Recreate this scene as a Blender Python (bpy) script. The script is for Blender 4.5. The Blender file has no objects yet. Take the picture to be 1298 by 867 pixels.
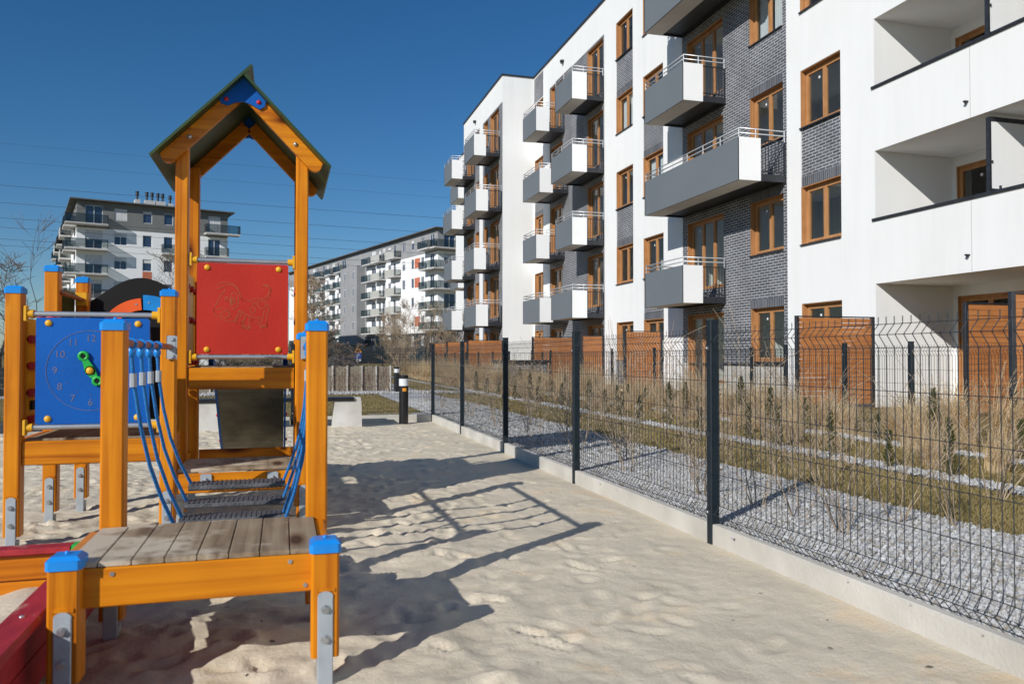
import bpy, math, random
import numpy as np
from mathutils import Vector, Matrix
random.seed(7); RNG = np.random.default_rng(11)
R = math.radians
sc = bpy.context.scene
col = sc.collection

# ------------------------------------------------------------------ materials
def newmat(name):
    m = bpy.data.materials.new(name); m.use_nodes = True
    nt = m.node_tree; b = nt.nodes['Principled BSDF']
    return m, nt, b
def nd(nt, t, **k):
    n = nt.nodes.new(t)
    for a, v in k.items(): setattr(n, a, v)
    return n
def ramp(nt, stops):
    n = nt.nodes.new('ShaderNodeValToRGB'); e = n.color_ramp.elements
    while len(e) < len(stops): e.new(0.5)
    for i, (p, c) in enumerate(stops):
        e[i].position = p; e[i].color = (c[0], c[1], c[2], 1)
    return n
def coords(nt, scale=(1, 1, 1), kind='Object'):
    tc = nd(nt, 'ShaderNodeTexCoord'); mp = nd(nt, 'ShaderNodeMapping')
    mp.inputs['Scale'].default_value = scale
    nt.links.new(tc.outputs[kind], mp.inputs['Vector'])
    return mp
def bumped(nt, b, height_out, strength, dist):
    bp = nd(nt, 'ShaderNodeBump'); bp.inputs['Strength'].default_value = strength
    bp.inputs['Distance'].default_value = dist
    nt.links.new(height_out, bp.inputs['Height']); nt.links.new(bp.outputs[0], b.inputs['Normal'])
    return bp
def noisy(name, c1, c2, scale=4, rough=.6, bump=0, bscale=None, metal=0, detail=6, spec=.5, stretch=(1, 1, 1), lo=.35, hi=.65):
    m, nt, b = newmat(name)
    mp = coords(nt, stretch)
    n = nd(nt, 'ShaderNodeTexNoise'); n.inputs['Scale'].default_value = scale; n.inputs['Detail'].default_value = detail
    nt.links.new(mp.outputs[0], n.inputs['Vector'])
    r = ramp(nt, [(lo, c1), (hi, c2)])
    nt.links.new(n.outputs['Fac'], r.inputs[0]); nt.links.new(r.outputs[0], b.inputs['Base Color'])
    b.inputs['Roughness'].default_value = rough; b.inputs['Metallic'].default_value = metal
    b.inputs['Specular IOR Level'].default_value = spec
    if bump:
        n2 = nd(nt, 'ShaderNodeTexNoise'); n2.inputs['Scale'].default_value = bscale or scale * 6
        n2.inputs['Detail'].default_value = 4
        nt.links.new(mp.outputs[0], n2.inputs['Vector'])
        bumped(nt, b, n2.outputs['Fac'], bump, .02)
    return m
def wood(name, axis, c_dark, c_mid, c_light, rough=.38, knots=True, worn=0):
    """varnished timber with the grain along an axis"""
    m, nt, b = newmat(name)
    st = [14, 14, 14]; st[axis] = .55
    mp = coords(nt, tuple(st))
    oi = nd(nt, 'ShaderNodeObjectInfo')
    add = nd(nt, 'ShaderNodeVectorMath', operation='ADD')
    sc_ = nd(nt, 'ShaderNodeVectorMath', operation='SCALE'); sc_.inputs['Scale'].default_value = 37
    cb = nd(nt, 'ShaderNodeCombineXYZ')
    for i in range(3): nt.links.new(oi.outputs['Random'], cb.inputs[i])
    nt.links.new(cb.outputs[0], sc_.inputs[0]); nt.links.new(mp.outputs[0], add.inputs[0]); nt.links.new(sc_.outputs[0], add.inputs[1])
    n = nd(nt, 'ShaderNodeTexNoise'); n.inputs['Scale'].default_value = 1.6; n.inputs['Detail'].default_value = 8; n.inputs['Distortion'].default_value = .6
    nt.links.new(add.outputs[0], n.inputs['Vector'])
    r = ramp(nt, [(.28, c_dark), (.5, c_mid), (.75, c_light)])
    nt.links.new(n.outputs['Fac'], r.inputs[0])
    colr = r.outputs[0]
    # broad blotches of the stain
    mp2 = coords(nt, (3, 3, 3))
    n3 = nd(nt, 'ShaderNodeTexNoise'); n3.inputs['Scale'].default_value = 1.3
    add2 = nd(nt, 'ShaderNodeVectorMath', operation='ADD'); nt.links.new(mp2.outputs[0], add2.inputs[0]); nt.links.new(sc_.outputs[0], add2.inputs[1])
    nt.links.new(add2.outputs[0], n3.inputs['Vector'])
    mx = nd(nt, 'ShaderNodeMixRGB', blend_type='MULTIPLY'); mx.inputs[0].default_value = .45
    r3 = ramp(nt, [(.3, (.74, .64, .55)), (.6, (1, 1, 1))]); nt.links.new(n3.outputs['Fac'], r3.inputs[0])
    nt.links.new(colr, mx.inputs[1]); nt.links.new(r3.outputs[0], mx.inputs[2]); colr = mx.outputs[0]
    if knots:
        st2 = [7, 7, 7]; st2[axis] = 2.2
        mp3 = coords(nt, tuple(st2))
        add3 = nd(nt, 'ShaderNodeVectorMath', operation='ADD'); nt.links.new(mp3.outputs[0], add3.inputs[0]); nt.links.new(sc_.outputs[0], add3.inputs[1])
        v = nd(nt, 'ShaderNodeTexVoronoi'); v.inputs['Scale'].default_value = .62
        nt.links.new(add3.outputs[0], v.inputs['Vector'])
        rk = ramp(nt, [(.10, (.16, .08, .05)), (.15, (.6, .5, .45)), (.24, (1, 1, 1))]); nt.links.new(v.outputs['Distance'], rk.inputs[0])
        mk = nd(nt, 'ShaderNodeMixRGB', blend_type='MULTIPLY'); mk.inputs[0].default_value = .95
        nt.links.new(colr, mk.inputs[1]); nt.links.new(rk.outputs[0], mk.inputs[2]); colr = mk.outputs[0]
    nt.links.new(colr, b.inputs['Base Color'])
    b.inputs['Roughness'].default_value = rough; b.inputs['Specular IOR Level'].default_value = .3
    bumped(nt, b, n.outputs['Fac'], .25, .004)
    return m
OD, OM, OL = (.38, .100, .003), (.61, .200, .005), (.75, .285, .010)
M = {}
M['wz'] = wood('orange_timber_upright', 2, OD, OM, OL)
M['wx'] = wood('orange_timber_crosswise', 0, OD, OM, OL)
M['wy'] = wood('orange_timber_lengthwise', 1, OD, OM, OL)
M['deck'] = wood('grey_decking', 1, (.16, .115, .075), (.27, .21, .14), (.36, .29, .20), .8, knots=True)
def dusted(name, base_name, lo=.50, grad=-.45):
    # decking with sand blown over it
    m = M[base_name].copy(); m.name = name; nt = m.node_tree; b = nt.nodes['Principled BSDF']
    src = b.inputs['Base Color'].links[0].from_socket
    mp = coords(nt, (1, 1, 1))
    n = nd(nt, 'ShaderNodeTexNoise'); n.inputs['Scale'].default_value = 4.5; n.inputs['Detail'].default_value = 7; n.inputs['Roughness'].default_value = .65
    nt.links.new(mp.outputs[0], n.inputs['Vector'])
    sp = nd(nt, 'ShaderNodeSeparateXYZ'); nt.links.new(mp.outputs[0], sp.inputs[0])
    a = nd(nt, 'ShaderNodeMath', operation='MULTIPLY_ADD'); a.inputs[1].default_value = grad; nt.links.new(sp.outputs[0], a.inputs[0]); nt.links.new(n.outputs['Fac'], a.inputs[2])
    r = ramp(nt, [(lo, (0, 0, 0)), (lo + .13, (1, 1, 1))]); nt.links.new(a.outputs[0], r.inputs[0])
    mx = nd(nt, 'ShaderNodeMixRGB'); mx.inputs[2].default_value = (.5, .43, .33, 1)
    nt.links.new(r.outputs[0], mx.inputs[0]); nt.links.new(src, mx.inputs[1]); nt.links.new(mx.outputs[0], b.inputs['Base Color'])
    return m
M['deck_dusty'] = dusted('sand_dusted_decking', 'deck')
M['bluecap'] = noisy('blue_plastic', (.005, .20, .62), (.01, .26, .74), 8, .35)
M['blueboard'] = noisy('blue_board', (.001, .085, .37), (.0015, .105, .44), 2, .5, .08, 40, spec=.25, detail=12)
M['redboard'] = noisy('red_board', (.43, .024, .013), (.50, .032, .017), 2, .5, .08, 40, spec=.25, detail=12)
M['groove_blue'] = noisy('blue_board_groove', (.10, .12, .22), (.13, .14, .24), 20, .7)
M['groove_red'] = noisy('red_board_groove', (.34, .12, .035), (.38, .14, .04), 20, .7)
M['green'] = noisy('green_plastic', (.01, .36, .05), (.015, .42, .06), 8, .4)
M['yellow'] = noisy('yellow_plastic', (.72, .36, .012), (.8, .42, .016), 8, .4)
M['orangeplastic'] = noisy('orange_plastic', (.75, .10, .012), (.8, .12, .016), 6, .4)
M['redplastic'] = noisy('red_plastic', (.48, .01, .012), (.55, .015, .016), 6, .35)
M['redpaint'] = noisy('red_painted_timber', (.30, .012, .02), (.40, .02, .028), 9, .55, .15, 40, stretch=(3, 1, 3))
M['reddusty'] = None
M['roofgreen'] = noisy('dark_green_roof_board', (.02, .045, .012), (.03, .065, .018), 5, .45)
M['rope'] = noisy('blue_rope', (.01, .15, .48), (.02, .26, .68), 90, .7, .6, 220)
M['steel'] = noisy('galvanised_steel', (.36, .40, .43), (.43, .47, .5), 9, .5, .05, 60, metal=.25)
M['tube'] = noisy('steel_tube', (.45, .47, .49), (.55, .57, .59), 10, .35, metal=.7)
M['bolt'] = noisy('bolt_head', (.42, .44, .45), (.55, .56, .57), 30, .35, metal=.8)
M['slide'] = noisy('stainless_slide', (.085, .08, .06), (.14, .13, .10), 5, .36, .1, 30, metal=1)
M['blackboard'] = noisy('black_board', (.006, .006, .007), (.009, .009, .01), 5, .6, spec=.25)
M['slat'] = noisy('ribbed_grey_slat', (.055, .058, .068), (.12, .12, .13), 12, .75, .5, 60, stretch=(1, 8, 1))
M['bar'] = noisy('worn_brown_bar', (.26, .09, .045), (.36, .15, .085), 12, .45)
M['fence'] = noisy('anthracite_paint', (.007, .014, .02), (.012, .02, .027), 20, .5, spec=.3)
M['wire'] = noisy('dark_coated_wire', (.014, .02, .026), (.025, .032, .04), 30, .5)
M['concrete'] = noisy('pale_concrete', (.46, .44, .40), (.60, .585, .55), 3, .85, .25, 50)
M['plinth'] = noisy('concrete_kerb', (.44, .42, .37), (.58, .555, .50), 2.2, .85, .2, 60)
M['render'] = noisy('white_render', (.76, .765, .76), (.81, .81, .80), .7, .9, .12, 120, detail=8)
def rendermat():
    m, nt, b = newmat('white_render_weathered')
    mp = coords(nt, (1.6, 1.6, .16)); n = nd(nt, 'ShaderNodeTexNoise'); n.inputs['Scale'].default_value = 1.5; n.inputs['Detail'].default_value = 9; n.inputs['Roughness'].default_value = .62
    nt.links.new(mp.outputs[0], n.inputs['Vector'])
    mp2 = coords(nt); n2 = nd(nt, 'ShaderNodeTexNoise'); n2.inputs['Scale'].default_value = .35; n2.inputs['Detail'].default_value = 6; nt.links.new(mp2.outputs[0], n2.inputs['Vector'])
    ad = nd(nt, 'ShaderNodeMath', operation='ADD'); nt.links.new(n.outputs['Fac'], ad.inputs[0]); nt.links.new(n2.outputs['Fac'], ad.inputs[1])
    hf = nd(nt, 'ShaderNodeMath', operation='MULTIPLY'); hf.inputs[1].default_value = .5; nt.links.new(ad.outputs[0], hf.inputs[0])
    r = ramp(nt, [(.32, (.735, .74, .73)), (.46, (.785, .79, .78)), (.6, (.81, .815, .81))]); nt.links.new(hf.outputs[0], r.inputs[0]); nt.links.new(r.outputs[0], b.inputs['Base Color'])
    b.inputs['Roughness'].default_value = .92; b.inputs['Specular IOR Level'].default_value = .2
    n3 = nd(nt, 'ShaderNodeTexNoise'); n3.inputs['Scale'].default_value = 90; n3.inputs['Detail'].default_value = 3; nt.links.new(mp2.outputs[0], n3.inputs['Vector']); bumped(nt, b, n3.outputs['Fac'], .25, .01)
    return m
M['render'] = rendermat()
M['render_grey'] = noisy('grey_render', (.17, .175, .17), (.20, .205, .20), .7, .9, .1, 100)
M['render_beige'] = noisy('beige_panel', (.42, .42, .38), (.47, .47, .43), .7, .8)
M['render_mid'] = noisy('mid_grey_render', (.27, .275, .28), (.31, .31, .315), .5, .9)
M['orangepanel'] = noisy('orange_infill', (.5, .15, .08), (.56, .18, .10), 2, .8)
M['balc_grey'] = noisy('grey_fibre_panel', (.145, .163, .18), (.155, .173, .19), .6, .6)
M['panelwhite'] = noisy('white_panel', (.85, .86, .855), (.88, .885, .88), 1.2, .7)
M['soffit'] = noisy('grey_soffit', (.66, .64, .60), (.72, .70, .66), 2, .9)
M['dark'] = noisy('dark_grey_metal', (.018, .02, .025), (.03, .033, .04), 10, .45)
M['rail'] = noisy('pale_rail', (.55, .56, .57), (.62, .63, .64), 10, .35, metal=.4)
M['frame'] = wood('timber_window_frame', 2, (.36, .17, .068), (.45, .225, .092), (.53, .275, .12), .5, knots=False)
M['wframe'] = noisy('white_window_frame', (.6, .6, .6), (.7, .7, .7), 5, .5)
M['inner'] = noisy('inner_plaster', (.74, .73, .70), (.8, .79, .77), 1, .9)
M['sticker'] = noisy('white_sticker', (.75, .75, .75), (.8, .8, .8), 5, .6)
M['roofing'] = noisy('dark_roofing', (.09, .092, .095), (.13, .132, .135), 2, .8)
M['cslab'] = noisy('concrete_slab', (.50, .49, .47), (.58, .57, .55), 2, .85)
M['curtain'] = noisy('net_curtain', (.5, .52, .55), (.62, .64, .66), 9, .9, stretch=(1, 6, .3))
def glass(name, tint, ior):
    m, nt, b = newmat(name); nt.nodes.remove(b)
    out = nt.nodes['Material Output']
    t = nd(nt, 'ShaderNodeBsdfTransparent'); t.inputs[0].default_value = (*tint, 1)
    g = nd(nt, 'ShaderNodeBsdfGlossy'); g.inputs['Roughness'].default_value = .015
    ge = nd(nt, 'ShaderNodeNewGeometry'); dt = nd(nt, 'ShaderNodeVectorMath', operation='DOT_PRODUCT')
    nt.links.new(ge.outputs['Incoming'], dt.inputs[0]); nt.links.new(ge.outputs['Normal'], dt.inputs[1])
    ab = nd(nt, 'ShaderNodeMath', operation='ABSOLUTE'); nt.links.new(dt.outputs['Value'], ab.inputs[0])
    om = nd(nt, 'ShaderNodeMath', operation='SUBTRACT'); om.inputs[0].default_value = 1; nt.links.new(ab.outputs[0], om.inputs[1])
    pw = nd(nt, 'ShaderNodeMath', operation='POWER'); pw.inputs[1].default_value = 5; nt.links.new(om.outputs[0], pw.inputs[0])
    f0 = ((ior - 1) / (ior + 1)) ** 2 * 1.8
    f = nd(nt, 'ShaderNodeMath', operation='MULTIPLY_ADD'); f.inputs[1].default_value = 1 - f0; f.inputs[2].default_value = f0; nt.links.new(pw.outputs[0], f.inputs[0])
    mx = nd(nt, 'ShaderNodeMixShader')
    nt.links.new(f.outputs[0], mx.inputs[0]); nt.links.new(t.outputs[0], mx.inputs[1]); nt.links.new(g.outputs[0], mx.inputs[2])
    nt.links.new(mx.outputs[0], out.inputs[0])
    return m
M['glass'] = glass('window_glass', (.84, .88, .87), 1.5)
M['railglass'] = glass('tinted_rail_glass', (.34, .37, .36), 1.5)
m, nt, b = newmat('distant_window_glass')
b.inputs['Base Color'].default_value = (.03, .05, .10, 1); b.inputs['Roughness'].default_value = .05; b.inputs['Specular IOR Level'].default_value = 1
M['farglass'] = m
def brick(name, axes, soldier=False):
    m, nt, b = newmat(name)
    tc = nd(nt, 'ShaderNodeTexCoord'); sp = nd(nt, 'ShaderNodeSeparateXYZ'); cb = nd(nt, 'ShaderNodeCombineXYZ')
    nt.links.new(tc.outputs['Object'], sp.inputs[0])
    nt.links.new(sp.outputs[axes[0]], cb.inputs[0]); nt.links.new(sp.outputs[axes[1]], cb.inputs[1])
    t = nd(nt, 'ShaderNodeTexBrick'); t.inputs['Scale'].default_value = 1
    t.inputs['Color1'].default_value = (.072, .078, .092, 1); t.inputs['Color2'].default_value = (.135, .14, .158, 1)
    t.inputs['Mortar'].default_value = (.46, .46, .47, 1)
    t.inputs['Mortar Size'].default_value = .0105; t.inputs['Mortar Smooth'].default_value = .2
    t.inputs['Bias'].default_value = -.25
    if soldier:
        t.inputs['Brick Width'].default_value = .077; t.inputs['Row Height'].default_value = 50; t.offset = 0
        t.inputs['Mortar'].default_value = (.28, .28, .29, 1); t.inputs['Mortar Size'].default_value = .008
    else:
        t.inputs['Brick Width'].default_value = .252; t.inputs['Row Height'].default_value = .0765
    nt.links.new(cb.outputs[0], t.inputs['Vector'])
    n = nd(nt, 'ShaderNodeTexNoise'); n.inputs['Scale'].default_value = 1.4; nt.links.new(tc.outputs['Object'], n.inputs['Vector'])
    r = ramp(nt, [(.3, (.8, .8, .8)), (.7, (1.12, 1.12, 1.12))]); nt.links.new(n.outputs['Fac'], r.inputs[0])
    mx = nd(nt, 'ShaderNodeMixRGB', blend_type='MULTIPLY'); mx.inputs[0].default_value = 1
    nt.links.new(t.outputs['Color'], mx.inputs[1]); nt.links.new(r.outputs[0], mx.inputs[2])
    nt.links.new(mx.outputs[0], b.inputs['Base Color']); b.inputs['Roughness'].default_value = .75
    inv = nd(nt, 'ShaderNodeMath', operation='SUBTRACT'); inv.inputs[0].default_value = 1; nt.links.new(t.outputs['Fac'], inv.inputs[1])
    bumped(nt, b, inv.outputs[0], .6, .008)
    return m
M['brick'] = brick('grey_brick', (1, 2)); M['soldier'] = brick('grey_soldier_brick', (1, 2), True)
M['brickx'] = brick('grey_brick_returning', (0, 2))
def slatwood(name, axis):
    m = wood(name, axis, (.36, .135, .040), (.46, .185, .060), (.55, .235, .085), .6, knots=False)
    return m
M['screenx'] = slatwood('tropical_slats', 0)
def sandmat():
    m, nt, b = newmat('pale_sand')
    mp = coords(nt)
    n = nd(nt, 'ShaderNodeTexNoise'); n.inputs['Scale'].default_value = 2.2; n.inputs['Detail'].default_value = 9; n.inputs['Roughness'].default_value = .6
    nt.links.new(mp.outputs[0], n.inputs['Vector'])
    r = ramp(nt, [(.3, (.55, .48, .365)), (.46, (.64, .565, .44)), (.56, (.68, .60, .465)), (.66, (.73, .59, .41))])
    nt.links.new(n.outputs['Fac'], r.inputs[0])
    n2 = nd(nt, 'ShaderNodeTexNoise'); n2.inputs['Scale'].default_value = 260; n2.inputs['Detail'].default_value = 3
    nt.links.new(mp.outputs[0], n2.inputs['Vector'])
    r2 = ramp(nt, [(.35, (.91, .91, .91)), (.65, (1.05, 1.05, 1.05))]); nt.links.new(n2.outputs['Fac'], r2.inputs[0])
    mx = nd(nt, 'ShaderNodeMixRGB', blend_type='MULTIPLY'); mx.inputs[0].default_value = 1
    nt.links.new(r.outputs[0], mx.inputs[1]); nt.links.new(r2.outputs[0], mx.inputs[2]); nt.links.new(mx.outputs[0], b.inputs['Base Color'])
    b.inputs['Roughness'].default_value = .95; b.inputs['Specular IOR Level'].default_value = .15
    n3 = nd(nt, 'ShaderNodeTexNoise'); n3.inputs['Scale'].default_value = 38; n3.inputs['Detail'].default_value = 8; n3.inputs['Roughness'].default_value = .7
    nt.links.new(mp.outputs[0], n3.inputs['Vector'])
    bumped(nt, b, n3.outputs['Fac'], .4, .03)
    return m
M['sand'] = sandmat()
def lawnmat():
    m, nt, b = newmat('winter_lawn')
    mp = coords(nt)
    n = nd(nt, 'ShaderNodeTexNoise'); n.inputs['Scale'].default_value = .8; n.inputs['Detail'].default_value = 10; n.inputs['Roughness'].default_value = .7
    nt.links.new(mp.outputs[0], n.inputs['Vector'])
    r = ramp(nt, [(.3, (.12, .105, .036)), (.47, (.23, .18, .075)), (.62, (.30, .23, .11)), (.8, (.18, .155, .06))])
    nt.links.new(n.outputs['Fac'], r.inputs[0]); nt.links.new(r.outputs[0], b.inputs['Base Color'])
    b.inputs['Roughness'].default_value = 1; b.inputs['Specular IOR Level'].default_value = .1
    n2 = nd(nt, 'ShaderNodeTexNoise'); n2.inputs['Scale'].default_value = 60; nt.links.new(mp.outputs[0], n2.inputs['Vector'])
    bumped(nt, b, n2.outputs['Fac'], .8, .04)
    return m
M['lawn'] = lawnmat()
def perface(name, cols, rough=.8, sub=0):
    """colour varied per mesh island"""
    m, nt, b = newmat(name)
    g = nd(nt, 'ShaderNodeNewGeometry')
    r = ramp(nt, [(i / max(1, len(cols) - 1), c) for i, c in enumerate(cols)])
    nt.links.new(g.outputs['Random Per Island'], r.inputs[0]); nt.links.new(r.outputs[0], b.inputs['Base Color'])
    b.inputs['Roughness'].default_value = rough; b.inputs['Specular IOR Level'].default_value = .25
    if sub:
        # thin blades let some light through
        out = nt.nodes['Material Output']
        t = nd(nt, 'ShaderNodeBsdfTranslucent'); nt.links.new(r.outputs[0], t.inputs[0])
        mx = nd(nt, 'ShaderNodeMixShader'); mx.inputs[0].default_value = sub
        nt.links.new(b.outputs[0], mx.inputs[1]); nt.links.new(t.outputs[0], mx.inputs[2]); nt.links.new(mx.outputs[0], out.inputs[0])
    return m
M['stone'] = perface('white_stone_chips', [(.30, .305, .31), (.44, .445, .45), (.53, .535, .54), (.37, .365, .36), (.26, .23, .18), (.47, .47, .465)], .8)
M['grass'] = perface('lawn_blades', [(.16, .14, .05), (.30, .235, .10), (.40, .31, .155), (.20, .175, .065)], .9, .25)
M['straw'] = perface('straw_blades', [(.72, .56, .34), (.82, .67, .44), (.58, .43, .24), (.88, .76, .54)], .85, .5)
M['conifer'] = perface('conifer_sprays', [(.032, .05, .014), (.065, .082, .026), (.12, .105, .04), (.045, .062, .018)], .8, .15)
M['bark'] = noisy('twig_bark', (.12, .095, .075), (.21, .17, .14), 12, .9)
M['twig'] = noisy('pale_dry_twig', (.30, .225, .15), (.46, .36, .25), 12, .9)
M['redtwig'] = noisy('reddish_twig', (.11, .045, .03), (.19, .08, .055), 12, .9)
M['evergreen'] = perface('dark_evergreen', [(.012, .022, .008), (.03, .045, .014), (.05, .06, .02)], .8)
M['gabion'] = noisy('weathered_boards', (.16, .135, .10), (.33, .29, .22), 9, .9, .3, 30, stretch=(1, 1, 4))
M['lampglass'] = noisy('frosted_lamp_glass', (.62, .66, .7), (.7, .73, .76), 5, .3)
M['blackpaint'] = noisy('black_paint', (.008, .008, .009), (.014, .014, .015), 8, .32)
M['signyellow'] = noisy('sign_yellow', (.72, .26, .01), (.76, .29, .012), 3, .5)
M['signblue'] = noisy('sign_blue', (.01, .07, .38), (.012, .08, .42), 3, .5)
M['signwhite'] = noisy('sign_white', (.7, .7, .7), (.75, .75, .75), 3, .5)
M['navy'] = noisy('navy_cladding', (.010, .022, .035), (.016, .032, .05), 1, .35)
M['carpaint'] = noisy('grey_car_paint', (.08, .085, .09), (.1, .105, .11), 2, .25)
M['tyre'] = noisy('tyre_rubber', (.012, .012, .012), (.02, .02, .02), 10, .9)
M['binblue'] = noisy('blue_container_paint', (.018, .03, .11), (.025, .04, .14), 2, .5)
M['asphalt'] = noisy('asphalt', (.045, .045, .047), (.06, .06, .062), 5, .9, .3, 80)

M['reddusty'] = dusted('sand_dusted_red_timber', 'redpaint', .58, 0)
# ------------------------------------------------------------------ mesh builder
class MB:
    def __init__(s, T=None): s.v = []; s.f = []; s.sm = []; s.T = T
    def add(s, verts, faces, smooth=False):
        o = len(s.v)
        if s.T: verts = [s.T(*p) for p in verts]
        s.v.extend([tuple(p) for p in verts]); s.f.extend([tuple(i + o for i in f) for f in faces]); s.sm.extend([smooth] * len(faces))
        return s
    def box(s, x0, x1, y0, y1, z0, z1):
        return s.add([(x0, y0, z0), (x1, y0, z0), (x1, y1, z0), (x0, y1, z0), (x0, y0, z1), (x1, y0, z1), (x1, y1, z1), (x0, y1, z1)],
                     [(0, 3, 2, 1), (4, 5, 6, 7), (0, 1, 5, 4), (1, 2, 6, 5), (2, 3, 7, 6), (3, 0, 4, 7)])
    def quad(s, a, b, c, d): return s.add([a, b, c, d], [(0, 1, 2, 3)])
    def prism(s, poly, axis, t0, t1, smooth=False):
        """poly in the two other axes (in xyz order) extruded along axis"""
        n = len(poly); vs = []
        for t in (t0, t1):
            for a, b in poly:
                p = [a, b]; p.insert(axis, t); vs.append(tuple(p))
        fs = [tuple(range(n))[::-1], tuple(range(n, 2 * n))] 
        s.add(vs, fs)
        o = len(s.v) - 2 * n
        for i in range(n):
            j = (i + 1) % n
            s.f.append((o + i, o + j, o + n + j, o + n + i)); s.sm.append(smooth)
        return s
    def bbox(s, x0, x1, y0, y1, z0, z1, axis, c=.006):
        """box with chamfered long edges along axis"""
        r = [(x0, x1), (y0, y1), (z0, z1)]; t0, t1 = r.pop(axis); (a0, a1), (b0, b1) = r
        poly = [(a0 + c, b0), (a1 - c, b0), (a1, b0 + c), (a1, b1 - c), (a1 - c, b1), (a0 + c, b1), (a0, b1 - c), (a0, b0 + c)]
        return s.prism(poly, axis, t0, t1)
    def tube(s, path, rad, n=8, cap=True, smooth=True):
        path = [Vector(p) for p in path]; vs = []; k = len(path)
        rads = rad if isinstance(rad, (list, tuple)) else [rad] * k
        ref = None
        for i, p in enumerate(path):
            t = (path[min(i + 1, k - 1)] - path[max(i - 1, 0)])
            if t.length < 1e-9: t = Vector((0, 0, 1))
            t.normalize()
            if ref is None: ref = Vector((0, 0, 1)) if abs(t.z) < .9 else Vector((1, 0, 0))
            u = t.cross(ref)
            if u.length < 1e-4: u = t.cross(Vector((.3, 1, .2)))
            u.normalize(); w = t.cross(u); ref = w.cross(t) if False else ref
            for j in range(n):
                a = 2 * math.pi * j / n + math.pi / n
                vs.append(p + (u * math.cos(a) + w * math.sin(a)) * rads[i])
        fs = []
        for i in range(k - 1):
            for j in range(n):
                a = i * n + j; b_ = i * n + (j + 1) % n
                fs.append((a, b_, b_ + n, a + n))
        s.add(vs, fs, smooth)
        if cap:
            s.add(vs[:n], [tuple(range(n))[::-1]]); s.add(vs[-n:], [tuple(range(n))])
        return s
    def cyl(s, c0, c1, r, n=16, smooth=True): return s.tube([c0, c1], r, n, True, smooth)
    def ball(s, c, r, n=12, m=8, sc=(1, 1, 1)):
        vs = []; fs = []
        for i in range(m + 1):
            th = math.pi * i / m
            for j in range(n):
                ph = 2 * math.pi * j / n
                vs.append((c[0] + r * sc[0] * math.sin(th) * math.cos(ph), c[1] + r * sc[1] * math.sin(th) * math.sin(ph), c[2] + r * sc[2] * math.cos(th)))
        for i in range(m):
            for j in range(n):
                fs.append((i * n + j, (i + 1) * n + j, (i + 1) * n + (j + 1) % n, i * n + (j + 1) % n))
        return s.add(vs, fs, True)
    def pieces(s, gap=.004):
        par = list(range(len(s.v)))
        def find(i):
            while par[i] != i: par[i] = par[par[i]]; i = par[i]
            return i
        for f in s.f:
            a = find(f[0])
            for i in f[1:]: par[find(i)] = a
        comp = {}
        for i in range(len(s.v)): comp.setdefault(find(i), []).append(i)
        bx = []
        for ids in comp.values():
            P = [s.v[i] for i in ids]; bx.append([[min(p[k] for p in P) - gap for k in range(3)], [max(p[k] for p in P) + gap for k in range(3)], ids])
        merged = True
        while merged:
            merged = False
            for i in range(len(bx)):
                for j in range(len(bx) - 1, i, -1):
                    if all(bx[i][0][k] <= bx[j][1][k] and bx[j][0][k] <= bx[i][1][k] for k in range(3)):
                        bx[i] = [[min(bx[i][0][k], bx[j][0][k]) for k in range(3)], [max(bx[i][1][k], bx[j][1][k]) for k in range(3)], bx[i][2] + bx[j][2]]
                        bx.pop(j); merged = True
        out = []
        for _, _, ids in bx:
            st = set(ids); m = MB(); mp = {}
            for k in ids: mp[k] = len(m.v); m.v.append(s.v[k])
            for f, q in zip(s.f, s.sm):
                if f[0] in st: m.f.append(tuple(mp[i] for i in f)); m.sm.append(q)
            out.append(m)
        return out
    def build(s, name, mat, parent=None, **props):
        if name in ('bolt', 'bolt_cover', 'screw', 'climbing_hold', 'bridge_hanger', 'slide_leg', 'wheel', 'clamp', 'sticker', 'pane', 'chimney_cowl', 'deck_plank') and not props.pop('whole', 0):
            ps = s.pieces()
            if len(ps) > 1: return [p.build(name, mat, parent, whole=1) for p in ps][0]
        me = bpy.data.meshes.new(name)
        off = Vector((0, 0, 0))
        if parent is not None: off = Vector(parent.get('_o', (0, 0, 0)))
        me.from_pydata([(p[0] - off[0], p[1] - off[1], p[2] - off[2]) for p in s.v], [], s.f)
        me.polygons.foreach_set('use_smooth', s.sm)
        me.materials.append(M[mat] if isinstance(mat, str) else mat); me.update()
        o = bpy.data.objects.new(name, me); col.objects.link(o)
        if parent is not None: o.parent = parent; o['_o'] = tuple(off)
        for k, v in props.items(): o[k] = v
        return o
def npmesh(name, V, F, mat, n, smooth=False):
    """numpy mesh with n-gons of one size"""
    me = bpy.data.meshes.new(name); V = np.asarray(V, np.float32); F = np.asarray(F, np.int32)
    me.vertices.add(len(V)); me.vertices.foreach_set('co', V.ravel())
    me.loops.add(F.size); me.loops.foreach_set('vertex_index', F.ravel())
    me.polygons.add(len(F)); me.polygons.foreach_set('loop_start', np.arange(0, F.size, n, dtype=np.int32))
    me.polygons.foreach_set('loop_total', np.full(len(F), n, np.int32))
    me.polygons.foreach_set('use_smooth', np.full(len(F), smooth))
    me.materials.append(M[mat]); me.update(calc_edges=True); me.validate()
    return me
def link(name, me):
    o = bpy.data.objects.new(name, me); col.objects.link(o); return o
def empty(name, loc, label, cat, group=None, world=True, rz=0):
    o = bpy.data.objects.new(name, None); col.objects.link(o)
    o.location = loc; o.rotation_euler = (0, 0, rz); o.empty_display_size = .2
    o['label'] = label; o['category'] = cat
    if group: o['group'] = group
    o['_o'] = tuple(loc) if world else (0, 0, 0)
    return o
def tag(o, label, cat, group=None):
    o['label'] = label; o['category'] = cat
    if group: o['group'] = group
    return o
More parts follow.
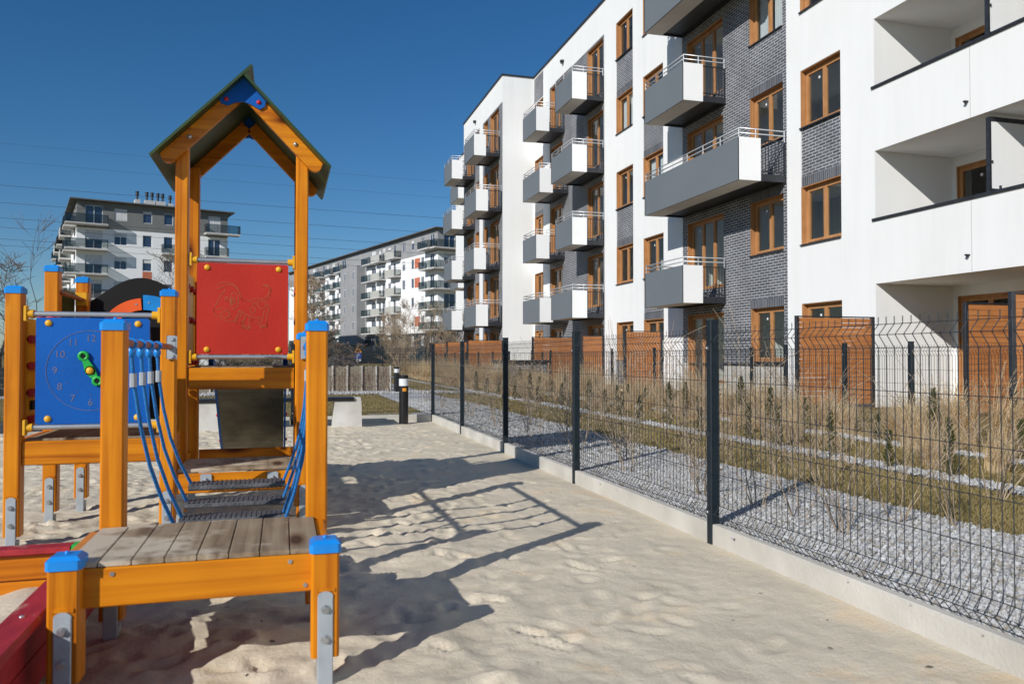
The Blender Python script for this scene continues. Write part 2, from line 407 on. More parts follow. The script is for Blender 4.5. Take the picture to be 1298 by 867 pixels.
def rebase(o, loc):
    """move a single-mesh thing's origin to its base"""
    o.data.transform(Matrix.Translation(-Vector(loc))); o.location = loc; return o
def text_mesh(s, size, name, mat, parent, T, extrude=.0015):
    cu = bpy.data.curves.new('lettering', 'FONT'); cu.body = s; cu.size = size; cu.extrude = extrude
    cu.align_x = 'CENTER'; cu.align_y = 'CENTER'
    to = bpy.data.objects.new('lettering', cu)
    me = bpy.data.meshes.new_from_object(to); bpy.data.objects.remove(to); bpy.data.curves.remove(cu)
    mb = MB(); mb.add([T(*v.co) for v in me.vertices], [tuple(p.vertices) for p in me.polygons]); bpy.data.meshes.remove(me)
    return mb

# ------------------------------------------------------------------ world, sun, camera
w = bpy.data.worlds.new('World'); sc.world = w; w.use_nodes = True
nt = w.node_tree; bg = nt.nodes['Background']
sky = nt.nodes.new('ShaderNodeTexSky'); sky.sky_type = 'NISHITA'; sky.sun_disc = False
EL = R(27.7); SX, SY = -.783, -.622
sky.sun_elevation = EL; sky.sun_rotation = math.atan2(SX, SY)
sky.altitude = 100; sky.air_density = 1.0; sky.dust_density = .15; sky.ozone_density = 5.5
hs = nt.nodes.new('ShaderNodeHueSaturation'); hs.inputs['Saturation'].default_value = 1.2
nt.links.new(sky.outputs[0], hs.inputs['Color']); nt.links.new(hs.outputs[0], bg.inputs[0]); bg.inputs[1].default_value = .082
sun = bpy.data.lights.new('sun', 'SUN'); sun.energy = 4.45; sun.angle = R(.5); sun.color = (1, .965, .91)
so = bpy.data.objects.new('sun', sun); col.objects.link(so)
d = Vector((-SX * math.cos(EL), -SY * math.cos(EL), -math.sin(EL))); so.rotation_euler = d.to_track_quat('-Z', 'Y').to_euler(); so.location = (-30, -25, 30)
cam = bpy.data.cameras.new('camera'); cam.sensor_width = 36; cam.lens = 1000 / 1298 * 36; cam.clip_end = 3000; cam.clip_start = .05
cam.dof.use_dof = True; cam.dof.focus_distance = 12; cam.dof.aperture_fstop = 5
co = bpy.data.objects.new('camera', cam); col.objects.link(co); co.location = (0, 0, 1.2)
co.rotation_euler = (R(91.06), 0, R(-16.2)); sc.camera = co
vs_ = sc.view_settings; vs_.view_transform = 'Standard'; vs_.look = 'None'; vs_.exposure = 0; vs_.gamma = 1; vs_.use_curve_mapping = False

# ------------------------------------------------------------------ ground
def vnoise(x, y, seed):
    r = np.random.default_rng(seed); G = r.random((257, 257)); xi = np.floor(x).astype(int); yi = np.floor(y).astype(int)
    fx = x - xi; fy = y - yi; fx = fx * fx * (3 - 2 * fx); fy = fy * fy * (3 - 2 * fy)
    a = G[xi % 256, yi % 256]; b = G[(xi + 1) % 256, yi % 256]; c = G[xi % 256, (yi + 1) % 256]; d_ = G[(xi + 1) % 256, (yi + 1) % 256]
    return (a * (1 - fx) + b * fx) * (1 - fy) + (c * (1 - fx) + d_ * fx) * fy - .5
def sand_height(x, y):
    amp = np.clip((2.0 - x) / 1.3, .32, 1)
    h = .04 * vnoise(x * 1.1 + 9, y * 1.1 + 3, 1) + .024 * vnoise(x * 3.3, y * 3.3, 2) * amp + .02 * vnoise(x * 7.5, y * 7.5, 3) * amp + .014 * vnoise(x * 16, y * 16, 4) * amp + .007 * vnoise(x * 33, y * 33, 6)
    return h
FR = np.random.default_rng(5)
prints = []
for i in range(1500):
    px = FR.uniform(-4.5, 2.4); py = FR.uniform(1.2, 13.8)
    if px > 1.9 and FR.random() < .35: continue
    prints.append((px, py, FR.uniform(0, math.pi), FR.uniform(.04, .11), FR.uniform(.03, .05), FR.uniform(.008, .026) * (1 if px < 1.1 else .6)))
def grid(x0, x1, y0, y1, st, fn, name, mat):
    xs = np.linspace(x0, x1, max(2, int((x1 - x0) / st) + 1)); ys = np.linspace(y0, y1, max(2, int((y1 - y0) / st) + 1))
    X, Y = np.meshgrid(xs, ys); Z = fn(X, Y); nx, ny = len(xs), len(ys)
    V = np.stack([X, Y, Z], -1).reshape(-1, 3); I = np.arange(nx * ny).reshape(ny, nx)
    F = np.stack([I[:-1, :-1], I[:-1, 1:], I[1:, 1:], I[1:, :-1]], -1).reshape(-1, 4)
    return link(name, npmesh(name, V, F, mat, 4, True))
def sandfn(X, Y):
    Z = sand_height(X, Y)
    for px, py, a, l, wd, dp in prints:
        m = (np.abs(X - px) < .35) & (np.abs(Y - py) < .35)
        if not m.any(): continue
        dx = X[m] - px; dy = Y[m] - py
        u = (dx * math.cos(a) + dy * math.sin(a)) / l; v = (-dx * math.sin(a) + dy * math.cos(a)) / wd
        q = u * u + v * v
        Z[m] += -dp * np.exp(-q * 1.3) + dp * .55 * np.exp(-(np.sqrt(q) - 1.45) ** 2 * 5)
    # flatten towards the kerbs
    k = np.clip((2.68 - X) / .2, 0, 1) * np.clip((14.4 - Y) / .6, 0, 1)
    return Z * k
s1 = grid(-9, 2.66, 1.0, 14.46, .024, sandfn, 'sand', 'sand'); s1['kind'] = 'structure'
gm = MB()
Zg = .085
for (a, b_, c, d_) in [(2.66, 1500, -60, 14.46), (-1500, 1500, 14.46, 2500), (-1500, -9, -60, 14.46)]:
    gm.quad((a, c, Zg), (b_, c, Zg), (b_, d_, Zg), (a, d_, Zg))
g = gm.build('ground', 'lawn'); g['kind'] = 'structure'
g2 = MB().quad((-9, -60, -.01), (2.66, -60, -.01), (2.66, 1.0, -.01), (-9, 1.0, -.01)).build('sand', 'sand'); g2['kind'] = 'structure'
# gravel beds: a sheet with loose stone chips on it
def chips(x0, x1, y0, y1, n, smin, smax, z, near=True, ypow=1.0):
    u = RNG.random(n); yy = y0 + (y1 - y0) * u ** ypow
    P = np.stack([RNG.uniform(x0, x1, n) + RNG.normal(0, .03, n), yy, np.full(n, z) + RNG.uniform(-.004, .012, n)], -1)
    S = RNG.uniform(smin, smax, (n, 1, 1)) * RNG.uniform(.55, 1.2, (n, 1, 3)) * np.array([1, 1, .75])
    base = np.array([(1, 0, 0), (-1, 0, 0), (0, 1, 0), (0, -1, 0), (0, 0, 1), (0, 0, -1)], float)
    V = base[None] * S * RNG.uniform(.6, 1.3, (n, 6, 1))
    a = RNG.uniform(0, 6.28, n); b_ = RNG.uniform(-1.2, 1.2, n)
    ca, sa, cb, sb = np.cos(a), np.sin(a), np.cos(b_), np.sin(b_)
    Rz = np.zeros((n, 3, 3)); Rz[:, 0, 0] = ca; Rz[:, 0, 1] = -sa; Rz[:, 1, 0] = sa; Rz[:, 1, 1] = ca; Rz[:, 2, 2] = 1
    Rx = np.zeros((n, 3, 3)); Rx[:, 0, 0] = 1; Rx[:, 1, 1] = cb; Rx[:, 1, 2] = -sb; Rx[:, 2, 1] = sb; Rx[:, 2, 2] = cb
    V = np.einsum('nij,nkj->nki', Rz @ Rx, V) + P[:, None]
    f = np.array([(0, 2, 4), (2, 1, 4), (1, 3, 4), (3, 0, 4), (2, 0, 5), (1, 2, 5), (3, 1, 5), (0, 3, 5)])
    F = (np.arange(n) * 6)[:, None, None] + f[None]
    return V.reshape(-1, 3), F.reshape(-1, 3)
def gravel(name, strips):
    Vs, Fs, o = [], [], 0
    for s in strips:
        V, F = chips(*s); Vs.append(V); Fs.append(F + o); o += len(V)
    ob = link(name, npmesh(name, np.concatenate(Vs), np.concatenate(Fs), 'stone', 3)); ob['kind'] = 'stuff'
    return ob
M['gravelbase'] = noisy('white_gravel_bed', (.28, .28, .275), (.48, .485, .49), 45, .9, .8, 60, lo=.3, hi=.6)
def strip(x0, x1, y0, y1, z):
    o = MB().quad((x0, y0, z), (x1, y0, z), (x1, y1, z), (x0, y1, z)).build('gravel_bed', 'gravelbase'); o['kind'] = 'structure'
strip(2.70, 4.28, -2, 50, .092); strip(5.67, 5.92, -2, 50, .092); strip(7.29, 7.52, -2, 50, .092)
strip(-12, 5.9, 23.6, 25.2, .092); strip(1.6, 2.70, 14.52, 15.6, .090)
gravel('gravel', [(2.72, 4.28, 2.2, 8, 62000, .009, .020, .102), (2.72, 4.28, 8, 20, 22000, .015, .028, .104), (5.69, 5.91, 3, 12, 9000, .012, .025, .105), (5.69, 5.91, 12, 26, 4000, .02, .04, .105), (7.31, 7.51, 4, 22, 6000, .02, .036, .105), (-4, 5, 23.6, 25.2, 5000, .03, .055, .1)])
# lawn blades
def blades(x0, x1, y0, y1, n, hmin, hmax, ypow=1.6, wd=.004):
    x = RNG.uniform(x0, x1, n); y = y0 + (y1 - y0) * RNG.random(n) ** ypow
    h = RNG.uniform(hmin, hmax, n); a = RNG.uniform(0, 6.28, n); l = RNG.uniform(.2, 1.1, n) * h; w_ = wd * (1 + (y - y0) * .15)
    z = np.full(n, Zg)
    B = np.stack([x, y, z], -1); S = np.stack([np.cos(a), np.sin(a), 0 * a], -1) * w_[:, None]
    b2 = a + RNG.uniform(0, 6.28, n); Tt = B + np.stack([np.cos(b2) * l, np.sin(b2) * l, h], -1)
    V = np.stack([B - S, B + S, Tt], 1); F = np.arange(n * 3).reshape(n, 3)
    return V.reshape(-1, 3), F
Vs, Fs, o = [], [], 0
for s in [(4.3, 5.6, 3, 22, 42000, .02, .05), (5.97, 7.24, 3.5, 24, 26000, .02, .055), (7.56, 10.5, 5, 26, 30000, .03, .10), (-3, 2.4, 14.6, 23, 26000, .02, .05)]:
    V, F = blades(*s); Vs.append(V); Fs.append(F + o); o += len(V)
gr = link('grass', npmesh('grass', np.concatenate(Vs), np.concatenate(Fs), 'grass', 3)); gr['kind'] = 'stuff'
Vs, Fs, o = [], [], 0
for s in [(7.55, 9.3, 4.5, 24, 16000, .02, .09), (6.4, 9.0, 24, 44, 9000, .05, .28)]:
    V, F = blades(*s, 1.5, .0042); Vs.append(V); Fs.append(F + o); o += len(V)
dg = link('dry_grass', npmesh('dry_grass', np.concatenate(Vs), np.concatenate(Fs), 'straw', 3)); dg['kind'] = 'stuff'
rd = MB().quad((-80, 40, Zg + .006), (60, 40, Zg + .006), (60, 46, Zg + .006), (-80, 46, Zg + .006)).build('road', 'asphalt'); rd['kind'] = 'structure'

# ------------------------------------------------------------------ playground set
PG = empty('playground_set', (-.3, 4.8, 0), 'orange timber playground set with roofed tower, rope bridge, clock panel and slide', 'playground set')
def post(x, y, top, w=.093, anchors=('f',), wood_from=.09, capc='bluecap'):
    h = w / 2
    p = MB().bbox(x - h, x + h, y - h, y + h, wood_from, top, 2, .009).build('post', 'wz', PG)
    if capc:
        c = MB(); e = .006; q = h + e
        c.bbox(x - q, x + q, y - q, y + q, top - .018, top + .014, 2, .012)
        q2 = h - .012
        vs = [(x - q + .004, y - q + .004, top + .014), (x + q - .004, y - q + .004, top + .014), (x + q - .004, y + q - .004, top + .014), (x - q + .004, y + q - .004, top + .014),
              (x - q2, y - q2, top + .028), (x + q2, y - q2, top + .028), (x + q2, y + q2, top + .028), (x - q2, y + q2, top + .028)]
        c.add(vs, [(4, 5, 6, 7), (0, 1, 5, 4), (1, 2, 6, 5), (2, 3, 7, 6), (3, 0, 4, 7)])
        c.ball((x, y, top + .03), .009, 8, 5)
        c.build('cap', capc, p)
    a = MB()
    a.bbox(x - .028, x + .028, y - h - .007, y - h + .01, -.25, .315, 2, .003)
    a.prism([(x + .028 * math.cos(t), .315 + .02 * math.sin(t)) for t in [i * math.pi / 8 for i in range(9)]], 1, y - h - .007, y - h + .009)
    a.box(x - .028, x + .028, y - h, y + h - .02, -.25, .06)
    a.build('anchor', 'steel', p)
    b = MB()
    for z in (.16, .27): b.cyl((x, y - h - .02, z), (x, y - h - .006, z), .0115, 6, False); b.cyl((x, y - h - .010, z), (x, y - h - .0065, z), .017, 12)
    b.build('bolt', 'bolt', p)
    # routed pocket above the anchor, a shadow-casting notch
    MB().box(x - .034, x + .034, y - h - .0045, y - h + .002, .333, .345).build('pocket_edge', 'wz', p)
    return p
for x, y, t in [(-.712, 3.06, .492), (.156, 3.06, .492), (-.69, 3.72, 1.33), (.15, 3.72, 1.335), (-.715, 5.58, 1.61), (.14, 5.58, 1.335),
                (-1.60, 5.58, 1.61), (-1.60, 6.41, 1.83), (-1.52, 6.95, 1.80)]:
    post(x, y, t, .102 if y < 3.5 else .094)
for x in (-.705, .134):
    for y in (6.15, 6.93): post(x, y, 2.74, .09, capc=None)
def screws(mb, pts, y):
    for x, z in pts: mb.cyl((x, y - .004, z), (x, y + .01, z), .008, 10)
# front platform
b = MB().bbox(-.662, .106, 3.058, 3.104, .325, .462, 0, .005)
fb = b.build('beam', 'wx', PG)
s = MB(); screws(s, [(-.57, .44), (.03, .44), (.085, .35)], 3.058); s.build('screw', 'bolt', fb)
MB().bbox(-.64, .10, 3.70, 3.745, .325, .455, 0, .005).build('beam', 'wx', PG)
for x in (-.75, .16): 
    MB().bbox(x - .022, x + .022, 3.115, 3.672, .325, .468, 1, .005).build('beam', 'wy', PG)
dk = MB()
n = 8; x0, x1 = -.728, .138; pw = (x1 - x0) / n
for i in range(n): dk.bbox(x0 + i * pw + .0018, x0 + (i + 1) * pw - .0018, 3.07, 3.698 if 0 < i < n - 1 else 3.668, .464, .482 + .001 * math.sin(i * 5), 1, .003)
dk.build('deck', 'deck_dusty', PG)
MB().box(-.70, .13, 3.12, 3.68, .40, .462).build('deck_joists', 'wy', PG)
# rear low platform at the far end of the bridge
MB().bbox(-.66, .088, 5.555, 5.60, .305, .432, 0, .005).build('beam', 'wx', PG)
MB().bbox(-.66, .088, 6.98, 7.02, .305, .432, 0, .005).build('beam', 'wx', PG)
for x in (-.73, .165): MB().bbox(x - .02, x + .02, 5.635, 6.88, .305, .432, 1, .005).build('beam', 'wy', PG)
dk = MB()
for i in range(6): dk.bbox(-.66, .09, 5.61 + i * .095, 5.70 + i * .095, .435, .457, 0, .003)
dk.build('deck', 'deck_dusty', PG)
# hanging bridge
def slat_z(y): t = (y - 3.75) / (5.55 - 3.75); return .445 - .20 * 4 * t * (1 - t)
bars = {}
for x in (-.69, .145):
    xx = x + (.0 if x < 0 else 0)
    bar = MB().cyl((xx, 3.76, 1.262), (xx - (.012 if x < 0 else 0), 5.53, 1.262), .019, 14).build('hand_bar', 'bar', PG)
    pl = MB(); yb = 5.523
    pl.bbox(xx - .04 + .008, xx + .04 - .008, yb - .012, yb - .002, 1.185, 1.335, 2, .01)
    for dz in (-.055, .055): pl.cyl((xx, yb - .022, 1.26 + dz), (xx, yb - .004, 1.26 + dz), .013, 8)
    pl.build('bracket', 'steel', bar)
    sgn = 1 if x < 0 else -1
    for yb_, ys in zip((4.10, 4.36, 4.62, 4.90), (4.68, 4.92, 5.17, 5.40)):
        z1 = slat_z(ys); xs = xx + sgn * .135
        rp = MB()
        top = Vector((xx, yb_, 1.225)); fer = Vector((xx + sgn * .006, yb_ + .02, 1.09)); end = Vector((xs, ys, z1 + .01))
        for off in (-.007, .007):
            pts = [top + Vector((0, off, 0)), fer + Vector((0, off * .7, 0))]
            pts += [fer.lerp(end, t) + Vector((-sgn * .030 * math.sin(math.pi * t), off * (.7 + t), -.03 * math.sin(math.pi * t))) for t in (.25, .5, .75, 1)]
            rp.tube(pts, .0085, 8)
        ro = rp.build('rope', 'rope', PG)
        k = MB(); k.ball((xx, yb_, 1.222), .026, 10, 8, (.8, 1, 1.2)); k.cyl((xx, yb_ - .014, 1.262), (xx, yb_ + .014, 1.262), .027, 14); k.build('rope_clamp', 'bluecap', ro)
        MB().bbox(fer.x - .014, fer.x + .014, fer.y - .024, fer.y + .024, fer.z - .035, fer.z + .03, 2, .008).build('ferrule', 'steel', ro)
for ys in (3.90, 4.18, 4.44, 4.68, 4.92, 5.17, 5.40):
    z = slat_z(ys)
    s = MB().bbox(-.565, .02, ys - .075, ys + .075, z - .028, z + .012, 0, .012)
    so_ = s.build('bridge_slat', 'slat', PG)
    r_ = MB()
    for dx in np.arange(-.55, .01, .028): r_.box(dx, dx + .012, ys - .074, ys + .074, z + .011, z + .015)
    r_.build('slat_ribs', 'slat', so_)
hg = MB()
for x in (-.48, -.06): 
    hg.bbox(x - .035, x + .035, 5.542, 5.552, .375, .43, 1, .008); hg.tube([(x, 5.54, .40), (x, 5.46, .385)], .008, 6)
hg.build('bridge_hanger', 'steel', PG)
# clock bay
MB().bbox(-1.548, -.767, 5.555, 5.60, .525, .672, 0, .005).build('beam', 'wx', PG)
MB().bbox(-1.548, -.767, 6.39, 6.43, .525, .672, 0, .005).build('beam', 'wx', PG)
for x in (-1.62, -.72): MB().bbox(x - .02, x + .02, 5.635, 6.36, .525, .672, 1, .005).build('beam', 'wy', PG)
dk = MB()
for i in range(9): dk.bbox(-1.545, -.765, 5.61 + i * .085, 5.69 + i * .085, .66, .684, 0, .003)
dk.build('deck', 'deck', PG)
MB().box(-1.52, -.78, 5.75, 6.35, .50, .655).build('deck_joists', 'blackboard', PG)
def side_tube(x0, x1, y, z, conn=.05):
    t = MB().cyl((x0 + .01, y, z), (x1 - .01, y, z), .0165, 14).build('cross_tube', 'tube', PG)
    for xa, xb, xc_ in ((x0 - .002, x0 + conn, x0 - .001), (x1 - conn, x1 + .002, x1 - .014)):
        c = MB().cyl((xa, y, z), (xb, y, z), .025, 14); c.bbox(xc_, xc_ + .015, y - .03, y + .03, z - .05, z + .05, 0, .006)
        c.build('tube_socket', 'yellow', t)
for z in (1.468, .758): side_tube(-1.548, -.767, 5.575, z)
def board(x0, x1, y, z0, z1, mat, name='play_panel'):
    p = MB().bbox(x0, x1, y - .009, y + .009, z0, z1, 1, .012).build(name, mat, PG)
    b = MB()
    for x in (x0 + .07, x1 - .07):
        for z in (z0 + .035, z1 - .035): b.ball((x, y - .010, z), .021, 12, 8, (1, .7, 1))
    b.build('bolt_cover', 'yellow', p)
    return p
clk = board(-1.483, -.829, 5.575, .775, 1.445, 'blueboard'); clk['label'] = 'blue clock panel with a green turning hand'
cx, cz, cy = -1.172, 1.111, 5.5655
ring = MB(); ring.tube([(cx + .253 * math.cos(a), cy, cz + .253 * math.sin(a)) for a in np.linspace(0, 2 * math.pi, 73)], .0022, 5, False); 
for k in range(60):
    if k % 5 == 0: continue
for k in range(12):
    for j in (0,):
        a = math.pi / 2 - k * math.pi / 6
        ring.tube([(cx + .148 * math.cos(a), cy, cz + .148 * math.sin(a)), (cx + .160 * math.cos(a), cy, cz + .160 * math.sin(a))], .002, 4)
ring.build('clock_ring', 'groove_blue', clk)
num = MB()
for k in range(1, 13):
    a = math.pi / 2 - k * math.pi / 6; px, pz = cx + .203 * math.cos(a), cz + .203 * math.sin(a)
    t = text_mesh(str(k), .062, 'n', 'groove_blue', clk, lambda x, y, z, px=px, pz=pz: (px + x, cy - z, pz + y), .0012)
    num.add(t.v, t.f)
num.build('clock_numerals', 'groove_blue', clk)
hm = MB(); e1 = Vector((cx - .040, cy - .014, cz + .092)); e2 = Vector((cx + .042, cy - .014, cz - .066)); cc = Vector((cx, cy - .014, cz))
for e in (e1, e2):
    hm.tube([(e.x + .0235 * math.cos(a), e.y, e.z + .0235 * math.sin(a)) for a in np.linspace(0, 2 * math.pi, 25)], .0105, 6, False)
    dv = (e - cc).normalized(); pn = Vector((dv.z, 0, -dv.x))
    q = [cc + pn * .03, e - dv * .018 + pn * .016, e - dv * .018 - pn * .016, cc - pn * .03]
    hm.prism([(p.x, p.z) for p in q], 1, cy - .021, cy - .008)
hm.cyl((cx, cy - .021, cz), (cx, cy, cz), .03, 16)
ho = hm.build('clock_hand', 'green', clk)
for e in (e1, e2): MB().cyl((e.x, cy - .016, e.z), (e.x, cy - .004, e.z), .014, 12).build('hand_bolt', 'blackboard', ho)
MB().ball((cx, cy - .024, cz), .023, 12, 8, (1, .7, 1)).build('hand_knob', 'yellow', clk)
# climbing wall on the outer side of the clock bay: yellow board with red holds
cw = MB().bbox(-1.57, -1.552, 5.66, 6.34, .72, 1.44, 0, .01).build('climbing_board', 'yellow', PG)
h = MB()
for z in (.80, .97, 1.14, 1.31): h.cyl((-1.535, 5.66, z), (-1.535, 6.32, z), .026, 10)
for y in (5.75, 5.95, 6.2): h.ball((-1.55, y, 1.475), .028, 10, 8)
h.build('climbing_hold', 'redplastic', cw)
ch = MB(); ch.bbox(-1.546, -1.534, 5.70, 5.78, .86, .92, 0, .004); ch.build('climbing_hold', 'blackboard', cw)
# arched black board with a ringed crawl hole at the back
N = 28; arc = []
for i in range(N + 1):
    t = i / N; arc.append((-1.47 + .72 * t, 1.62 + .20 * math.sin(math.pi * (t * .92 + .04)) ** 1.2 + .03 * t))
ab = MB().prism([(-1.47, .70)] + arc + [(-.75, .70)], 1, 6.945, 6.965).build('arched_board', 'blackboard', PG)
def arcseg(a0, a1, r0, r1, c, y0, y1):
    pts = [(c[0] + r1 * math.cos(a), c[1] + r1 * math.sin(a)) for a in np.linspace(a0, a1, 14)] + [(c[0] + r0 * math.cos(a), c[1] + r0 * math.sin(a)) for a in np.linspace(a1, a0, 14)]
    return MB().prism(pts, 1, y0, y1)
cc2 = (-1.07, 1.325)
a1 = arcseg(R(95), R(178), .25, .345, cc2, 6.922, 6.938).build('hole_ring', 'orangeplastic', PG)
a2 = arcseg(R(15), R(92), .25, .37, cc2, 6.915, 6.934).build('hole_ring', 'bluecap', PG)
b = MB(); screws(b, [(cc2[0] + .30 * math.cos(R(a)), cc2[1] + .30 * math.sin(R(a))) for a in (102, 170)], 6.922); b.build('screw', 'bolt', a1)
b = MB(); screws(b, [(cc2[0] + .31 * math.cos(R(a)), cc2[1] + .31 * math.sin(R(a))) for a in (24, 84)], 6.915); b.build('screw', 'bolt', a2)
MB().bbox(-1.60, -1.575, 6.47, 6.92, .95, 1.70, 0, .01).build('side_board', 'roofgreen', PG)
gb = MB().cyl((-1.555, 6.40, 1.665), (-1.50, 6.93, 1.64), .016, 10).build('grab_bar', 'bar', PG)
MB().bbox(-1.56, -1.47, 6.86, 6.898, 1.60, 1.70, 2, .01).build('bar_socket', 'yellow', gb)
# tower
MB().bbox(-.651, .08, 6.12, 6.165, .962, 1.118, 0, .005).build('beam', 'wx', PG)
MB().bbox(-.651, .08, 6.90, 6.945, .962, 1.118, 0, .005).build('beam', 'wx', PG)
for x in (-.71, .14): MB().bbox(x - .02, x + .02, 6.205, 6.875, .962, 1.118, 1, .005).build('beam', 'wy', PG)
dk = MB()
for i in range(7): dk.bbox(-.651, .08, 6.17 + i * .104, 6.268 + i * .104, 1.11, 1.128, 0, .003)
dk.build('deck', 'deck', PG)
for z in (1.905, 1.197): side_tube(-.653, .082, 6.15, z)
dog = board(-.603, .037, 6.15, 1.217, 1.885, 'redboard'); dog['label'] = 'red panel engraved with the outline of a dog'
def dp(x, y): return (-.603 + (x - 160) / 620 * .64, 6.1405, 1.885 - (y - 92) / 603 * .668)
def ell(cx_, cy_, rx, ry, n=20, a0=0): return [(cx_ + rx * math.cos(a0 + 2 * math.pi * i / n), cy_ + ry * math.sin(a0 + 2 * math.pi * i / n)) for i in range(n + 1)]
strokes = [[(290, 265), (312, 262), (335, 245), (370, 232), (405, 240), (430, 262), (447, 292)], [(292, 240), (318, 224), (350, 218), (395, 224), (425, 245), (442, 270)],
    [(352, 266), (325, 300), (300, 340), (283, 380), (272, 408), (288, 440), (330, 466), (385, 480), (425, 470), (440, 440)], ell(410, 340, 28, 55), ell(402, 342, 15, 24), ell(398, 344, 7, 11, 10), ell(357, 328, 10, 14, 10),
    ell(350, 432, 32, 20), [(285, 400), (330, 388), (370, 402), (385, 440), (352, 460)],
    [(447, 292), (462, 335), (500, 340), (560, 322), (608, 326), (638, 302), (655, 265), (645, 242), (620, 236), (596, 240)], [(600, 230), (640, 230), (662, 265), (650, 312), (622, 338)],
    ell(543, 357, 10, 10, 10), ell(536, 400, 19, 19), ell(597, 362, 30, 26),
    [(450, 400), (432, 440), (410, 468), (430, 492), (460, 490), (468, 465)], [(470, 408), (450, 452)], [(490, 430), (468, 490), (460, 518), (500, 532), (522, 514)], [(522, 436), (506, 484), (522, 514)],
    [(430, 402), (470, 420), (512, 440), (560, 452), (592, 446)], [(640, 352), (642, 400), (630, 450), (636, 508), (602, 520), (580, 500), (600, 472), (616, 400)], [(545, 452), (530, 474), (550, 486), (576, 480), (582, 450)],
    ell(478, 512, 10, 9, 8), ell(500, 516, 10, 9, 8), ell(598, 508, 9, 8, 8), ell(618, 506, 9, 8, 8)]
dm = MB()
for s in strokes: dm.tube([dp(*p) for p in s], .0017, 5)
dm.build('dog_outline', 'groove_red', dog)
# side boards of the tower, with red holds
for x in (.128, -.70):
    y0 = 6.21
    cb_ = MB().bbox(x - .009, x + .009, y0 + .01, 6.87, 1.13, 1.83, 0, .01).build('climbing_board', 'yellow', PG)
    h = MB()
    for z in (1.16, 1.48, 1.72):
        for y in (6.27, 6.55, 6.8): h.ball((x - .018 if x > 0 else x + .018, y, z), .026, 10, 8)
    h.build('climbing_hold', 'redplastic', cb_)
# pitched roof
ax, az = -.283, 3.255; hw, rise = .622, .645
L = math.hypot(hw, rise); ux, uz = hw / L, -rise / L
def slope_poly(sg, s0, s1, o0, o1):
    # o = offset below the roof line, s = distance down the slope
    f = lambda s_, o_: (ax + sg * (ux * s_ - (-uz) * o_ * 1.0), az + uz * s_ - ux * o_)
    return [f(s0, o0), f(s1, o0), f(s1, o1), f(s0, o1)]
for sg, s0 in ((-1, -.075), (1, .012)):
    MB().prism(slope_poly(sg, s0, L, .0, .018), 1, 5.955 if sg > 0 else 5.951, 7.22 if sg > 0 else 7.224).build('roof_board', 'roofgreen', PG)
def rafter(sg, y0, y1):
    s0, s1 = .10, L - .045; o0, o1 = .020, .118
    f = lambda s_, o_: (ax + sg * (ux * s_ + uz * o_), az + uz * s_ - ux * o_)
    r = (o1 - o0) / 2
    pts = [f(s0, o0), f(s1 - .02, o0)] + [f(s1 - r + r * math.sin(a) - .0, (o0 + o1) / 2 - r * math.cos(a)) for a in np.linspace(R(50), R(180), 8)] + [f(s0, o1)]
    return MB().prism(pts, 1, y0, y1).build('rafter', 'wx', PG)
for y0 in (6.052, 6.985):
    for sg in (-1, 1):
        rf = rafter(sg, y0, y0 + .044)
        if y0 < 6.5:
            b = MB(); xb = ax + sg * .425; zb = az - .53
            b.ball((ax + sg * (ux * .60 + uz * .07), y0 - .002, az + uz * .60 - ux * .07), .016, 10, 6, (1, .8, 1)); b.build('bolt', 'bolt', rf)
    gpts = [(-.167, -.176), (-.157, -.222), (-.11, -.235), (-.055, -.207), (0, -.198), (.046, -.213), (.11, -.246), (.148, -.222), (.152, -.185), (0, -.024)]
    yy = (y0 - .016, y0 - .002) if y0 < 6.5 else (y0 + .046, y0 + .06)
    gs = MB().prism([(ax + x, az + z) for x, z in gpts], 1, *yy).build('gable_plate', 'blueboard', PG)
    if y0 < 6.5:
        b = MB()
        for x, z in ((-.12, -.19), (.105, -.195)): b.ball((ax + x, yy[0], az + z), .017, 10, 6, (1, .7, 1))
        b.build('bolt_cover', 'redplastic', gs)
# slide behind the tower
xc, hwid = -.275, .285
prof = []
for t in np.linspace(0, 1, 24):
    y = 6.95 + 2.15 * t
    z = 1.10 - 1.0 * (1 / (1 + math.exp(-(t - .42) * 7)) - 1 / (1 + math.exp(.42 * 7))) / (1 / (1 + math.exp(-.58 * 7)) - 1 / (1 + math.exp(.42 * 7))) * .98
    prof.append((y, z))
ch = MB()
for (ya, za), (yb, zb) in zip(prof[:-1], prof[1:]):
    ch.add([(xc - hwid, ya, za), (xc + hwid, ya, za), (xc + hwid, yb, zb), (xc - hwid, yb, zb), (xc - hwid, ya, za - .012), (xc + hwid, ya, za - .012), (xc + hwid, yb, zb - .012), (xc - hwid, yb, zb - .012)],
           [(0, 1, 2, 3), (7, 6, 5, 4)], True)
sl = ch.build('slide_chute', 'slide', PG)
for sg in (-1, 1):
    up = [(y, z + .16 - (.06 * max(0, (y - 8.4)))) for y, z in prof]; dn = [(y, z - .03) for y, z in prof]
    poly = up + dn[::-1]; xs = xc + sg * (hwid + .012)
    m_ = MB()
    for i in range(len(prof) - 1):
        q = [up[i], up[i + 1], dn[i + 1], dn[i]]
        m_.prism(q, 0, xs - .009, xs + .009)
    m_.build('slide_side', 'blueboard', sl)
    bb = MB()
    for (y, z) in prof[2::4]: bb.ball((xs + sg * .010, y, z + .05), .017, 8, 6)
    bb.build('bolt_cover', 'redplastic', sl)
    bb = MB().bbox(xs - .02, xs + .02, 6.97, 7.01, 1.02, 1.50, 2, .006).build('slide_handle', 'blueboard', sl)
lg = MB()
for sg in (-1, 1): lg.bbox(xc + sg * .22 - .02, xc + sg * .22 + .02, 8.78, 8.82, -.2, prof[20][1] - .0, 2, .004)
lg.build('slide_leg', 'steel', sl)

